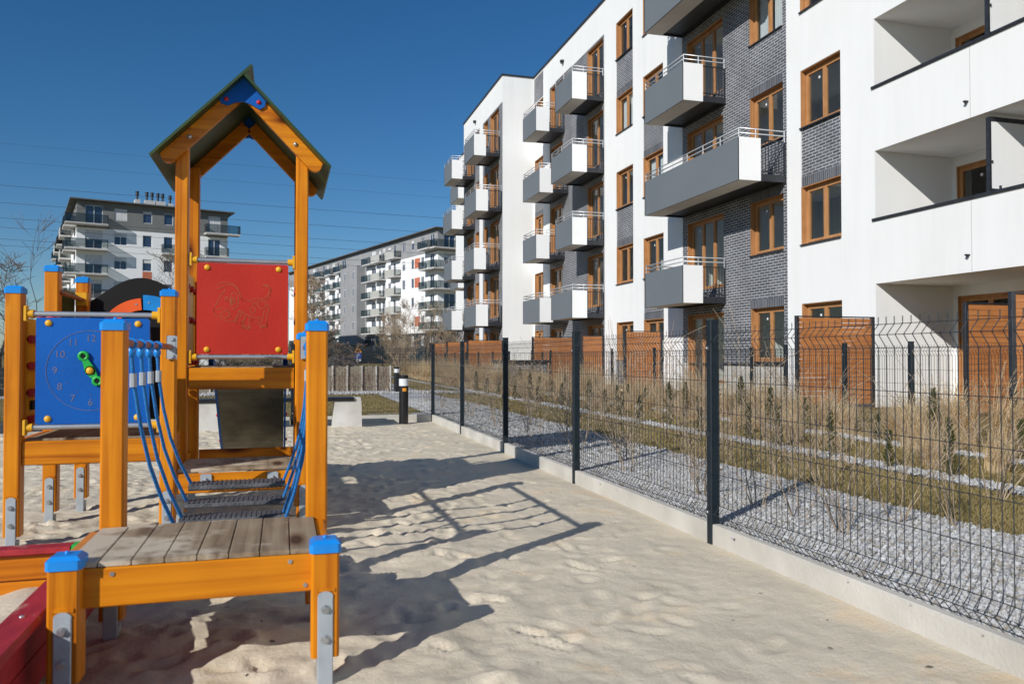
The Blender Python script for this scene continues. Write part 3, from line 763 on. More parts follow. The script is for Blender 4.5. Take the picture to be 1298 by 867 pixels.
# ------------------------------------------------------------------ sandbox
SB = empty('sandbox', (-1.7, 3.0, 0), 'low timber sandbox with red seat boards beside the front platform', 'sandbox')
for z0, z1 in ((.155, .272), (.03, .148)):
    MB().bbox(-.872, -.83, 1.62, 4.20, z0, z1, 1, .005).build('side_plank', 'redpaint', SB)
    MB().bbox(-2.9, -.88, 4.20, 4.242, z0, z1, 0, .005).build('side_plank', 'wx', SB)
    MB().bbox(-2.9, -2.858, 1.62, 4.195, z0, z1, 1, .005).build('side_plank', 'wy', SB)
rs = MB().bbox(-.905, -.795, 1.6, 4.16, .275, .312, 1, .006).build('seat_board', 'reddusty', SB)
sm_ = MB()
for y in (2.0, 2.55, 3.05, 3.5, 3.9): sm_.ball((-.85, y + .02, .313), .011, 8, 5, (1, 1, .5))
sm_.build('screw', 'bolt', rs)
MB().bbox(-2.9, -.96, 4.17, 4.275, .275, .305, 0, .006).build('seat_board', 'reddusty', SB)
MB().bbox(-.955, -.76, 4.165, 4.28, .275, .309, 0, .02).build('corner_seat', 'green', SB)
sbx = grid(-2.86, -.872, 1.65, 4.2, .035, lambda X, Y: .10 + .06 * vnoise(X * 2.2 + 3, Y * 2.2, 8) + .03 * vnoise(X * 7, Y * 7, 9), 'sand', 'sand'); sbx['kind'] = 'structure'

# ------------------------------------------------------------------ benches, bollard lamps
def bench(x0, x1, y, label):
    B = empty('bench', ((x0 + x1) / 2, y, 0), label, 'bench')
    MB().bbox(x0 + .10, x1 - .12, y - .22, y + .22, .452, .512, 0, .012).build('seat', 'blackpaint', B)
    for xa, xb in ((x0, x0 + .44), (x1 - .44, x1)):
        l = MB(); t = .03
        vs = [(xa - t, y - .22, -.02), (xb + t * .3, y - .22, -.02), (xb + t * .3, y + .22, -.02), (xa - t, y + .22, -.02), (xa, y - .19, .452), (xb, y - .19, .452), (xb, y + .19, .452), (xa, y + .19, .452)]
        l.add(vs, [(0, 3, 2, 1), (4, 5, 6, 7), (0, 1, 5, 4), (1, 2, 6, 5), (2, 3, 7, 6), (3, 0, 4, 7)])
        m2 = .24 if xa != x0 else -.02
        if xa != x0: l.box(xb - .28, xb - .006, y - .186, y + .186, .4525, .505)
        else: l.box(xa + .006, xa + .09, y - .186, y + .186, .4525, .505)
        l.build('leg', 'concrete', B)
bench(-1.40, 1.28, 13.72, 'black bench on white concrete blocks at the far kerb behind the slide')
bench(-6.6, -4.28, 14.0, 'bench on white concrete blocks behind the clock panel post')
def bollard(x, y, h, r, label, z0=0.0, sticker=True):
    B = empty('bollard_lamp', (x, y, z0), label, 'bollard lamp')
    MB().cyl((x, y, z0 - .05), (x, y, z0 + h * .78), r, 24).build('lamp_post', 'blackpaint', B)
    MB().cyl((x, y, z0 + h * .78), (x, y, z0 + h * .925), r * 1.02, 24).build('lamp_glass', 'lampglass', B)
    c = MB().cyl((x, y, z0 + h * .925), (x, y, z0 + h), r * 1.0, 24); c.build('lamp_cap', 'blackpaint', B)
    if sticker:
        q = MB()
        for i in range(6):
            a0 = R(-112 + i * 8); a1_ = R(-112 + (i + 1) * 8); rr = r + .0015
            q.quad((x + rr * math.cos(a0), y + rr * math.sin(a0), z0 + h * .67), (x + rr * math.cos(a1_), y + rr * math.sin(a1_), z0 + h * .67), (x + rr * math.cos(a1_), y + rr * math.sin(a1_), z0 + h * .735), (x + rr * math.cos(a0), y + rr * math.sin(a0), z0 + h * .735))
        q.build('warning_sticker', 'signyellow', B)
bollard(2.08, 14.1, .87, .083, 'black bollard lamp with frosted band and yellow sticker at the corner of the sand')
bollard(3.35, 24.2, .80, .08, 'black bollard lamp with frosted band far off at the end of the weathered fence', Zg, False)

# ------------------------------------------------------------------ mesh fences
def mesh_panel(T, l0, l1, z0, z1, name, parent, step=.05, mat='wire', r=.0022, folds=True, mid=True):
    mb = MB(T)
    F = .042
    prof = [(0, z1), (0, z1 - .035), (F, z1 - .085), (0, z1 - .145)]
    hz = [z1 - .035, z1 - .085, z1 - .145]; ho = [0, F, 0]
    zz = (z0 + z1) / 2
    prof += [(0, z0 + .115), (F, z0 + .06), (0, z0 + .012)]
    hz += [z0 + .115, z0 + .06, z0 + .012]; ho += [0, F, 0]
    span = (z1 - .145) - (z0 + .115)
    k = max(1, round(span / .2))
    for i in range(1, k): hz.append(z0 + .115 + span * i / k); ho.append(0)
    n = int(round((l1 - l0 - .06) / step))
    for i in range(n + 1):
        l = l0 + .03 + (l1 - l0 - .06) * i / n
        mb.tube([(-o_, l, z) for o_, z in prof], r, 4, False)
    for z, o_ in zip(hz, ho): mb.tube([(-o_ - .005, l0, z), (-o_ - .005, l1, z)], r * 1.1, 4, False)
    return mb.build(name, mat, parent)
def fence_post(T, l, z0, z1, parent, w=.03, mat='fence'):
    p = MB(T).bbox(-w, w, l - w, l + w, z0, z1, 2, .005); p.bbox(-w - .002, w + .002, l - w - .002, l + w + .002, z1 - .002, z1 + .012, 2, .006)
    po = p.build('post', mat, parent)
    f = MB(T)
    for z in (z1 - .17, z0 + .30, (z0 + z1) / 2 + .04):
        f.box(-w - .008, -w + .002, l - .022, l + .022, z - .018, z + .018)
    f.build('clamp', 'dark', po)
    b = MB(T)
    for z in (z1 - .17, z0 + .30): b.ball((-w - .010, l, z), .009, 8, 5)
    b.build('bolt', 'bolt', po)
    return po
FX = 2.675
FN = empty('mesh_fence', (FX, 8, 0), 'tall dark wire mesh fence on a concrete kerb between sand and white gravel', 'fence')
ys = [-.42, 2.06, 4.55, 7.03, 9.5, 11.98, 14.46]
T1 = lambda x, y, z: (FX + x, y, z)
for i, y in enumerate(ys): fence_post(T1, y, -.1, 1.425, FN)
T1b = lambda x, y, z: (FX + .012 + x, y, z)
for a, b_ in zip(ys[:-1], ys[1:]):
    mesh_panel(T1b, a + .03, b_ - .03, .132, 1.385, 'mesh_panel', FN)
    MB(T1).bbox(-.022, .034, a + .028, b_ - .028, -.2, .126, 1, .006).build('kerb', 'plinth', FN)
FN2 = empty('mesh_fence', (0, 14.46, 0), 'dark wire mesh fence closing the far end of the sand behind the bench', 'fence')
xs_ = [2.675, .17, -2.31, -4.8, -7.28, -9.76]
T2 = lambda x, y, z: (y, 14.46 + x, z)
for x in xs_[1:]: fence_post(T2, x, -.1, 1.425, FN2)
for a, b_ in zip(xs_[:-1], xs_[1:]):
    mesh_panel(lambda x, y, z: (y, 14.472 + x, z), b_ + .03, a - .035, .145, 1.385, 'mesh_panel', FN2)
    MB(T2).bbox(-.022, .034, b_ + .028, a - .05, -.2, .138, 1, .006).build('kerb', 'plinth', FN2)
GX = 8.4
GF = empty('mesh_fence', (GX, 25, 0), 'low dark wire mesh fence between the lawn strips and the small gardens', 'fence')
gy = [3.9, 6.45, 9.0, 10.35, 11.85, 14.4, 16.9, 19.4, 21.9, 24.4, 26.4, 29.3, 31.8, 34.3, 36.8, 39.3, 41.8, 44.3, 46.8]
T3 = lambda x, y, z: (GX + x, y, z)
for y in gy: fence_post(T3, y, 0, 1.40, GF)
for a, b_ in zip(gy[:-1], gy[1:]):
    if abs(a - 26.4) < .1: continue
    mesh_panel(T3, a + .03, b_ - .03, .12, 1.36, 'mesh_panel', GF, .05 if a < 14 else .1, r=.0026 if a < 14 else .004)
# fences dividing the gardens
for yy, xe in ((14.5, 10.5), (24.72, 10.85), (29.9, 11.5)):
    T = lambda x, y, z, yy=yy: (y, yy + x, z)
    mesh_panel(T, GX + .05, xe, .12, 1.36, 'mesh_panel', GF, .08)
    fence_post(T, (GX + xe) / 2, 0, 1.38, GF)
# privacy screens
def screen(x0, x1, y, z1, label, z0=.16, gaps=()):
    S = empty('privacy_screen', ((x0 + x1) / 2, y, Zg), label, 'privacy screen', 'slatted timber screens between the gardens')
    for x in (x0, x1): MB().bbox(x - .035, x + .035, y - .035, y + .035, 0, z1, 2, .004).build('post', 'dark', S)
    MB().box(x0 + .035, x1 - .035, y - .02, y + .02, z1 - .03, z1 - .002).build('top_rail', 'dark', S)
    p = MB(); n = int((z1 - .04 - z0) / .098); h = (z1 - .04 - z0) / n
    for i in range(n):
        gp = .0035 if RNG.random() < .65 else .009
        p.bbox(x0 + .036, x1 - .036, y - .011, y + .011, z0 + i * h, z0 + (i + 1) * h - gp, 0, .003)
    p.build('slats', 'screenx', S)
for a in [(10.6, 12.55, 14.56, 2.08, 'slatted orange timber screen standing between the loggia corner and the window column'),
          (12.08, 14.6, 11.62, 2.2, 'slatted orange timber screen reaching back into the ground floor loggia'),
          (9.92, 12.5, 8.75, 2.12, 'nearest slatted orange timber screen, on a tall dark post in front of the loggia'),
          (11.18, 12.55, 24.72, 2.08, 'narrow slatted orange timber screen beside the ground floor patio door'),
          (11.62, 12.55, 29.9, 2.06, 'short slatted orange timber screen beside the wide one with light gaps'),
          (10.4, 12.55, 32.6, 2.06, 'wide slatted orange timber screen with light gaps behind the low brick enclosure'),
          (9.0, 10.84, 39.1, 2.05, 'slatted orange timber screen at the white corner where the far wing steps forward'),
          (8.85, 10.84, 43.6, 2.05, 'slatted orange timber screen half hidden behind the one at the white corner'),
          (8.7, 10.84, 48.0, 2.05, 'farthest slatted orange timber screen, next to the corner fence post')]:
    screen(*a)
# low brick enclosure
BE = empty('brick_enclosure', (8.0, 27.9, Zg), 'low grey brick enclosure with a dark flat cap in front of the screens', 'enclosure')
wm = MB().box(7.62, 9.25, 27.2, 28.7, 0, .98); wm.build('wall', 'brickx', BE)
MB().box(7.612, 7.618, 27.25, 28.65, .52, .96).build('vent_panel', 'steel', BE)
MB().bbox(7.52, 9.36, 27.1, 28.8, .983, 1.07, 0, .01).build('cap', 'dark', BE)

# ------------------------------------------------------------------ buildings: shared pieces (facade at x=0 facing -x, running along y)
def wall_sheet(T, y0, y1, z0, z1, openings, name, mat, parent, reveal=.2, rmat=None):
    """sheet with openings (ya, yb, za, zb) and their reveals"""
    mb = MB(T)
    ycs = sorted({y0, y1, *[o[0] for o in openings], *[o[1] for o in openings]}); zcs = sorted({z0, z1, *[o[2] for o in openings], *[o[3] for o in openings]})
    ycs = [y for y in ycs if y0 <= y <= y1]; zcs = [z for z in zcs if z0 <= z <= z1]
    for a, b_ in zip(ycs[:-1], ycs[1:]):
        run = None
        for c, d_ in zip(zcs[:-1], zcs[1:]):
            my, mz = (a + b_) / 2, (c + d_) / 2
            hole = any(o[0] < my < o[1] and o[2] < mz < o[3] for o in openings)
            if not hole:
                if run is None: run = [c, d_]
                else: run[1] = d_
            if hole or d_ == zcs[-1]:
                if run: mb.quad((0, a, run[0]), (0, b_, run[0]), (0, b_, run[1]), (0, a, run[1])); run = None
    for a, b_, c, d_ in openings:
        c2, d2 = max(c, z0), min(d_, z1)
        mb.quad((0, a, c2), (reveal, a, c2), (reveal, a, d2), (0, a, d2)); mb.quad((0, b_, c2), (reveal, b_, c2), (reveal, b_, d2), (0, b_, d2))
        mb.quad((0, a, c2), (0, b_, c2), (reveal, b_, c2), (reveal, a, c2)); mb.quad((0, a, d2), (0, b_, d2), (reveal, b_, d2), (reveal, a, d2))
    return mb.build(name, mat, parent)
def window(T, y0, y1, z0, z1, parent, sashes=2, dep=.15, name='window', frame='frame', lining=True, sill=True, low=.0, stick=True, curt=False):
    mb = MB(T); e = .002
    y0, y1, z0, z1 = y0 + e, y1 - e, z0 + e, z1 - e
    if lining:
        mb.box(.006, dep, y1 - .028, y1, z0, z1); mb.box(.02, dep, y0, y0 + .02, z0, z1); mb.box(.02, dep, y0 + .02, y1 - .028, z1 - .02, z1)
        y0 += .02; y1 -= .028; z1 -= .02
    f = .052
    mb.box(dep, dep + .07, y0, y0 + f, z0, z1); mb.box(dep, dep + .07, y1 - f, y1, z0, z1)
    mb.box(dep, dep + .07, y0 + f, y1 - f, z0, z0 + f); mb.box(dep, dep + .07, y0 + f, y1 - f, z1 - f, z1)
    wdt = (y1 - y0 - 2 * f) / sashes; g = .058
    panes = []
    for i in range(sashes):
        a, b_ = y0 + f + i * wdt, y0 + f + (i + 1) * wdt; a += .003; b_ -= .003; c, d_ = z0 + f + .003, z1 - f - .003
        mb.box(dep - .015, dep + .05, a, a + g, c, d_); mb.box(dep - .015, dep + .05, b_ - g, b_, c, d_)
        mb.box(dep - .015, dep + .05, a + g, b_ - g, c, c + g); mb.box(dep - .015, dep + .05, a + g, b_ - g, d_ - g, d_)
        panes.append((a + g, b_ - g, c + g, d_ - g))
    w_ = mb.build(name, frame, parent)
    gm_ = MB(T)
    for a, b_, c, d_ in panes: gm_.quad((dep + .02, a, c), (dep + .02, b_, c), (dep + .02, b_, d_), (dep + .02, a, d_))
    gm_.build('pane', 'glass', w_)
    if sill: MB(T).box(-.05, dep - .017, y0 - .02, y1 + .03, z0 - .034, z0 - .003).build('sill', 'dark', w_)
    if stick:
        s = MB(T); a, b_, c, d_ = panes[-1]
        s.box(dep + .013, dep + .018, a + .13, a + .19, d_ - .20, d_ - .14)
        s.build('sticker', 'sticker', w_)
    if curt:
        c_ = MB(T)
        for a, b_, c, d_ in panes:
            nn = 14
            for i in range(nn):
                ya, yb = a + (b_ - a) * i / nn, a + (b_ - a) * (i + 1) / nn
                c_.quad((dep + .12 + .02 * (i % 2), ya, c), (dep + .12 + .02 * ((i + 1) % 2), yb, c), (dep + .12 + .02 * ((i + 1) % 2), yb, d_), (dep + .12 + .02 * (i % 2), ya, d_))
        c_.build('curtain', 'curtain', w_)
    return w_
def balcony(T, y0, y1, z, parent, dep=1.4, h=1.10):
    """box balcony: grey front, white cheeks near the front, dark bars near the wall, two pale rails; z is its underside"""
    B = MB(T).box(-dep + .05, -dep + .64, y0 + .05, y1 - .05, z + .004, z + .16).build('balcony', 'soffit', parent)
    s = MB(T).box(-dep + .642, -.004, y0 + .06, y1 - .06, z + .05, z + .20)
    for y in (y0 + .01, y1 - .07): s.box(-dep + .642, -.004, y, y + .06, z + .002, z + .17)
    s.box(-.07, -.004, y0 + .07, y1 - .07, z + .0, z + .05); s.build('slab', 'dark', B)
    MB(T).box(-dep, -dep + .045, y0 + .002, y1 - .002, z, z + h).build('front_panel', 'balc_grey', B)
    for y in (y0, y1 - .045): MB(T).box(-dep + .0, -dep + .64, y, y + .045, z - .001, z + h + .003).build('side_panel', 'panelwhite', B)
    for y in (y0 + .02, y1 - .05):
        b = MB(T)
        b.box(-.045, -.008, y, y + .03, z + .17, z + h - .02); b.box(-dep + .645, -.046, y, y + .03, z + h - .05, z + h - .02); b.box(-dep + .645, -.046, y, y + .03, z + .24, z + .27)
        for i in range(7):
            x = -dep + .70 + i * (dep - .76) / 6.5
            b.box(x - .008, x + .008, y + .008, y + .024, z + .27, z + h - .05)
        b.build('bars', 'dark', B)
    r = MB(T)
    for dz in (.11, .235):
        r.tube([(-.03, y0 + .02, z + h + dz), (-dep + .03, y0 + .02, z + h + dz), (-dep + .03, y1 - .02, z + h + dz), (-.03, y1 - .02, z + h + dz)], .019, 6)
    n = max(2, int((y1 - y0) / .9))
    for i in range(n + 1):
        y = y0 + .05 + (y1 - y0 - .1) * i / n; r.cyl((-dep + .03, y, z + h - .02), (-dep + .03, y, z + h + .235), .013, 6)
    for y in (y0 + .02, y1 - .02):
        r.cyl((-dep + .5, y, z + h - .02), (-dep + .5, y, z + h + .235), .013, 6); r.cyl((-.04, y, z + h - .05), (-.04, y, z + h + .235), .013, 6)
    r.build('rails', 'rail', B)
    return B

# ------------------------------------------------------------------ the white and grey apartment block on the right
FXX = 12.6; TOP = 15.78
AB = empty('apartment_building', (FXX, 25, 0), 'nearest white apartment block with grey brick bays, box balconies and timber windows', 'building')
Tm = lambda x, y, z: (FXX + x, y, z)
Tb = lambda x, y, z: (FXX + .012 + x, y, z)
Tf = lambda x, y, z: (10.88 + x, y, z)
Tfb = lambda x, y, z: (10.892 + x, y, z)
SILL = lambda n: 1.07 + 2.955 * (n - 1)
HEAD = lambda n: 2.53 + 2.955 * (n - 1)
BAL = lambda n: 2.77 + 2.965 * (n - 2)
def soldier(T, y0, y1, n, parent): MB(T).box(-.006, .05, y0 - .02, y1 + .02, HEAD(n) + .003, HEAD(n) + .25).build('brick_lintel', 'soldier', parent)
def column(T, y0, y1, pairs, parent, extra_top=None, singles=(), sash=2):
    """openings of a window column; returns the openings and builds windows and brick infill"""
    ops = []
    lv = [n for p in pairs for n in p] + list(singles)
    for p in pairs: ops.append((y0, y1, SILL(p[0]), HEAD(p[-1])))
    for n in singles: ops.append((y0, y1, SILL(n), HEAD(n)))
    for n in lv: window(T, y0, y1, SILL(n), HEAD(n), parent, sash, curt=(n * 7 + int(y0)) % 5 == 0, stick=(n + int(y0)) % 2 == 0)
    for p in pairs:
        a, b_ = HEAD(p[0]), SILL(p[1])
        MB(T).box(.03, .16, y0 + .002, y1 - .002, a + .255, b_ - .036).build('brick_infill', 'brick', parent)
        MB(T).box(.024, .16, y0 + .002, y1 - .002, a + .002, a + .252).build('brick_lintel', 'soldier', parent)
    return ops
# S1, loggias
LOGY = [(8.78, 11.56), (11.70, 14.50)]
log_ops = []
for n in range(1, 6):
    zb = SILL(n) - 1.07 if n == 1 else 4.20 + 2.945 * (n - 2); zt = 2.81 + 2.95 * (n - 1)
    log_ops.append((8.78, 14.50, zb - (.2 if n == 1 else 0), zt))
ops = column(Tm, 15.60, 17.10, [(2, 3), (4, 5)], AB, singles=(1,))
ops2 = column(Tm, 5.6, 7.1, [(2, 3), (4, 5)], AB, singles=(1,))
wall_sheet(Tm, -8, 17.67, 0, TOP, ops + ops2 + log_ops, 'facade_wall', 'render', AB, .165)
for n in range(1, 6):
    zb = -.1 if n == 1 else 4.20 + 2.945 * (n - 2); zt = 2.81 + 2.95 * (n - 1); fl = zb if n == 1 else zb - 1.05
    L_ = MB(Tm)
    L_.quad((.165, 14.5, fl), (2.13, 14.5, fl), (2.13, 14.5, zt), (.165, 14.5, zt)); L_.quad((.165, 8.78, fl), (2.13, 8.78, fl), (2.13, 8.78, zt), (.165, 8.78, zt))
    L_.quad((.165, 8.78, zt), (2.13, 8.78, zt), (2.13, 14.5, zt), (.165, 14.5, zt)); L_.quad((.165, 8.78, fl), (2.13, 8.78, fl), (2.13, 14.5, fl), (.165, 14.5, fl))
    L_.quad((.165, 8.78, fl), (.165, 14.5, fl), (.165, 14.5, zb), (.165, 8.78, zb))
    dz0, dz1 = fl + (.12 if n > 1 else .18), zt - .24
    wall_sheet(lambda x, y, z: (FXX + 2.13 + x, y, z), 8.78, 14.5, fl, zt, [(11.95, 14.38, dz0, dz1), (8.9, 11.3, dz0, dz1)], 'loggia_wall', 'render', AB, .12)
    window(lambda x, y, z: (FXX + 2.13 + x, y, z), 11.95, 14.38, dz0, dz1, AB, 3, .05, 'loggia_door', sill=False); window(lambda x, y, z: (FXX + 2.13 + x, y, z), 8.9, 11.3, dz0, dz1, AB, 3, .05, 'loggia_door', sill=False)
    L_.build('loggia', 'render', AB)
    if n > 1:
        MB(Tm).bbox(-.045, .20, 8.72, 14.56, zb + .003, zb + .06, 1, .006).build('parapet_cap', 'dark', AB)
        p = MB(Tm).box(.10, 2.10, 11.60, 11.655, zb + .12, zt - .16).build('loggia_partition', 'render', AB)
        f = MB(Tm); f.box(.05, .098, 11.59, 11.665, zb + .062, zt - .08); f.box(.10, 2.12, 11.59, 11.665, zt - .158, zt - .075); f.box(.1, 2.12, 11.59, 11.665, zb + .0, zb + .118) if False else None
        f.box(.08, .75, 11.58, 11.62, zb + .10, zb + .135); f.box(.28, .31, 11.57, 11.60, zb + .06, zb + .2)
        for dz in (.62,): f.box(.098, .125, 11.575, 11.60, zb + dz, zb + dz + .04)
        f.build('partition_frame', 'dark', p)
        MB(Tm).box(-.0015, .01, 11.955, 11.967, zt - 2.95 + .01, zb).build('panel_joint', 'render_beige', AB)
        sp = MB(Tm); sp.box(-.09, -.003, 11.995, 12.045, fl - .022, fl + .005); sp.box(-.07, -.03, 12.005, 12.035, fl - .05, fl - .023); sp.build('overflow_spout', 'dark', AB)
# S2, brick bay with door and wide window
y0, y1 = 17.672, 23.25
ops = [(17.84, 19.38, SILL(n) - .01, HEAD(n) + .01) for n in range(1, 6)] + [(20.78, 22.98, HEAD(n) - 2.2, HEAD(n) + .01) for n in range(2, 6)] + [(20.78, 22.98, .38, HEAD(1))]
wall_sheet(Tb, y0, y1, 1.0, 14.42, [o for o in ops if o[2] > 1.0] + [(20.78, 22.98, 1.0, HEAD(1))], 'brick_wall', 'brick', AB)
wall_sheet(Tm, y0, y1, 14.42, TOP, [], 'facade_wall', 'render', AB)
MB(Tm).box(-.03, .06, y0, 20.77, .955, 1.0).build('plinth_cap', 'dark', AB)
MB(Tm).box(.004, .1, y0, 20.77, 0, .953).build('plinth_wall', 'concrete', AB); MB(Tm).box(.004, .1, 22.985, y1, 0, 1.0).build('plinth_wall', 'concrete', AB)
for n in range(1, 6):
    window(Tb, 17.84, 19.38, SILL(n) - .01, HEAD(n) + .01, AB, 2, curt=(n == 4)); soldier(Tb, 17.86, 19.36, n, AB)
    window(Tb, 20.78, 22.98, (HEAD(n) - 2.2) if n > 1 else .38, HEAD(n) + (.01 if n > 1 else 0), AB, 3, name='balcony_door', sill=False)
for n, (a, b_) in {2: (20.65, 23.2), 3: (17.7, 23.2), 4: (20.6, 23.2), 5: (17.7, 23.2)}.items(): balcony(Tm, a, b_, BAL(n), AB)
# S3, white with two window columns
oa = column(Tm, 27.07, 28.62, [(2, 3), (4, 5)], AB, singles=(1,)); ob = column(Tm, 24.62, 26.2, [(1, 2), (3, 4)], AB, singles=(5,))
wall_sheet(Tm, 23.25, 29.82, 0, TOP, oa + ob, 'facade_wall', 'render', AB, .165)
MB(Tm).box(-.004, .05, 27.07, 28.62, .12, SILL(1) - .04).build('brick_infill', 'brick', AB)
# S4, brick bay with two stacks of balconies
y0, y1 = 29.82, 36.70
dl = [(29.96, 31.72), (34.85, 36.6)]
ops = [(a, b_, (HEAD(n) - 2.2) if n > 1 else .38, HEAD(n)) for n in range(1, 6) for a, b_ in dl]
wall_sheet(Tb, y0, y1, .0, 14.42, ops, 'brick_wall', 'brick', AB)
wall_sheet(Tm, y0, y1, 14.42, TOP, [], 'facade_wall', 'render', AB)
for a, b_, c, d_ in ops: window(Tb, a, b_, c, d_, AB, 2, name='balcony_door', sill=False)
for n in range(2, 6):
    balcony(Tm, 29.84, 31.93 if n % 2 else 32.45, BAL(n), AB); balcony(Tm, 34.55 if n % 2 else 34.05, 36.65, BAL(n), AB)
oc = column(Tm, 37.70, 39.12, [(1, 2), (3, 4)], AB, singles=(5,))
wall_sheet(Tm, 36.70, 39.21, 0, TOP, oc, 'facade_wall', 'render', AB, .165)
MB(Tm).box(-.006, .05, 37.7, 39.18, HEAD(5) + .05, TOP - .09).build('brick_infill', 'brick', AB)
# return wall and the far wing
MB().quad((10.88, 39.21, 0), (12.6, 39.21, 0), (12.6, 39.21, TOP), (10.88, 39.21, TOP)).build('facade_wall', 'render', AB)
ops = []
for n in range(1, 6):
    ops += [(39.95, 41.8, (HEAD(n) - 2.2) if n > 1 else .38, HEAD(n)), (42.25, 43.2, SILL(n), HEAD(n)), (44.25, 45.25, SILL(n), HEAD(n)), (45.65, 47.4, (HEAD(n) - 2.2) if n > 1 else .38, HEAD(n))]
wall_sheet(Tfb, 39.21, 48.3, 0, 14.42, ops, 'brick_wall', 'brick', AB)
wall_sheet(Tf, 39.21, 48.3, 14.42, TOP, [], 'facade_wall', 'render', AB)
MB(Tf).box(-.02, .06, 43.42, 44.12, 0, 14.42).build('pilaster', 'render', AB)
for a, b_, c, d_ in ops: window(Tfb, a, b_, c, d_, AB, 2 if b_ - a > 1.2 else 1, name='balcony_door' if b_ - a > 1.2 else 'window', sill=b_ - a < 1.2, stick=False)
for n in range(2, 6):
    balcony(Tf, {5: 39.7, 4: 39.26, 3: 39.7, 2: 39.26}[n], 41.95, BAL(n), AB); balcony(Tf, 45.3, 47.6 if n % 2 else 47.9, BAL(n), AB)
MB().quad((10.88, 48.3, 0), (12.45, 48.3, 0), (12.45, 48.3, TOP), (10.88, 48.3, TOP)).build('facade_wall', 'render', AB)
T6 = lambda x, y, z: (12.45 + x, y, z)
o6 = [(51, 53, (HEAD(n) - 2.2) if n > 1 else .38, HEAD(n)) for n in range(1, 6)]
wall_sheet(T6, 48.3, 58, 0, TOP, o6, 'facade_wall', 'render', AB)
for a, b_, c, d_ in o6: window(T6, a, b_, c, d_, AB, 2, name='balcony_door', sill=False, stick=False)
for n in (3, 5): balcony(T6, 50.8, 53.3, BAL(n), AB)
# shell: roof, back, ends, floors, room partitions
sh = MB()
sh.quad((12.6, -8, TOP - .25), (26, -8, TOP - .25), (26, 58, TOP - .25), (12.6, 58, TOP - .25)); sh.quad((10.88, 39.21, TOP - .25), (12.6, 39.21, TOP - .25), (12.6, 48.3, TOP - .25), (10.88, 48.3, TOP - .25))
sh.build('roof', 'roofing', AB)
e_ = MB(); e_.quad((26, -8, 0), (26, 58, 0), (26, 58, TOP), (26, -8, TOP)); e_.quad((12.6, -8, 0), (26, -8, 0), (26, -8, TOP), (12.6, -8, TOP)); e_.quad((12.45, 58, 0), (26, 58, 0), (26, 58, TOP), (12.45, 58, TOP)); e_.build('facade_wall', 'render', AB)
inn = MB()
for n in range(1, 7):
    z = .14 + 2.955 * (n - 1)
    inn.box(12.86, 15.4, 14.66, 57.9, z - .22, z) if n > 1 else inn.box(12.86, 15.4, 14.66, 57.9, 0, z)
    if n > 1: inn.box(11.14, 12.855, 39.4, 48.2, z - .22, z)
inn.quad((15.4, 14.6, 0), (15.4, 57.9, 0), (15.4, 57.9, 15), (15.4, 14.6, 15))
for y in (14.62, 20.1, 23.6, 26.63, 29.4, 33.2, 37.1, 39.35, 43.75, 48.2): inn.quad((12.8 if y < 39 else 11.1, y, 0), (15.4, y, 0), (15.4, y, 15), (12.8 if y < 39 else 11.1, y, 15))
inn.build('rooms', 'inner', AB)
cp = MB()
cp.box(12.54, 12.95, -8, 39.15, TOP, TOP + .07); cp.box(10.82, 12.95, 39.152, 39.55, TOP, TOP + .07); cp.box(10.82, 11.2, 39.552, 48.36, TOP, TOP + .07); cp.box(11.202, 12.8, 48.0, 48.36, TOP, TOP + .07); cp.box(12.39, 12.8, 48.362, 58.05, TOP, TOP + .07)
cp.build('parapet_cap', 'dark', AB)
for T, y in ((Tm, 34.6), (Tf, 45.0)):
    s = MB(T); s.box(-.16, -.003, y, y + .16, 15.02, 15.1); s.box(-.14, -.05, y + .03, y + .13, 14.94, 15.018); s.build('overflow_spout', 'dark', AB)

# ------------------------------------------------------------------ the two far apartment blocks (local frame: long side at x=0 facing -x, end at y=0 facing -y)
def far_balcony(T, y0, y1, z, parent, dep=1.3, solid=None, ends=True):
    B = MB(T).box(-dep, -.01, y0, y1, z - .16, z + .04).build('balcony', 'cslab', parent)
    r = MB(T)
    if solid: 
        r.box(-dep, -dep + .06, y0, y1, z + .042, z + 1.08); r.box(-dep + .062, -.02, y1 - .06, y1, z + .042, z + 1.08); r.build('railing', solid, B)
        MB(T).quad((-dep + .062, y0 + .02, z + .05), (-.02, y0 + .02, z + .05), (-.02, y0 + .02, z + 1.06), (-dep + .062, y0 + .02, z + 1.06)).build('glass_panel', 'railglass', B)
    else:
        r.quad((-dep + .03, y0 + .03, z + .1), (-dep + .03, y1 - .03, z + .1), (-dep + .03, y1 - .03, z + 1.05), (-dep + .03, y0 + .03, z + 1.05))
        for y in (y0 + .03, y1 - .03): r.quad((-dep + .03, y, z + .1), (-.02, y, z + .1), (-.02, y, z + 1.05), (-dep + .03, y, z + 1.05))
        r.build('glass_panel', 'railglass', B)
        f = MB(T); f.box(-dep + .005, -dep + .055, y0, y1, z + 1.05, z + 1.1)
        for y in (y0, y1 - .05): f.box(-dep + .056, -.02, y, y + .05, z + 1.05, z + 1.1)
        n = max(1, int((y1 - y0) / 1.1))
        for i in range(n + 1):
            y = y0 + (y1 - y0 - .04) * i / n; f.box(-dep + .01, -dep + .05, y, y + .04, z + .04, z + 1.05)
        f.build('railing', 'dark', B)
    return B
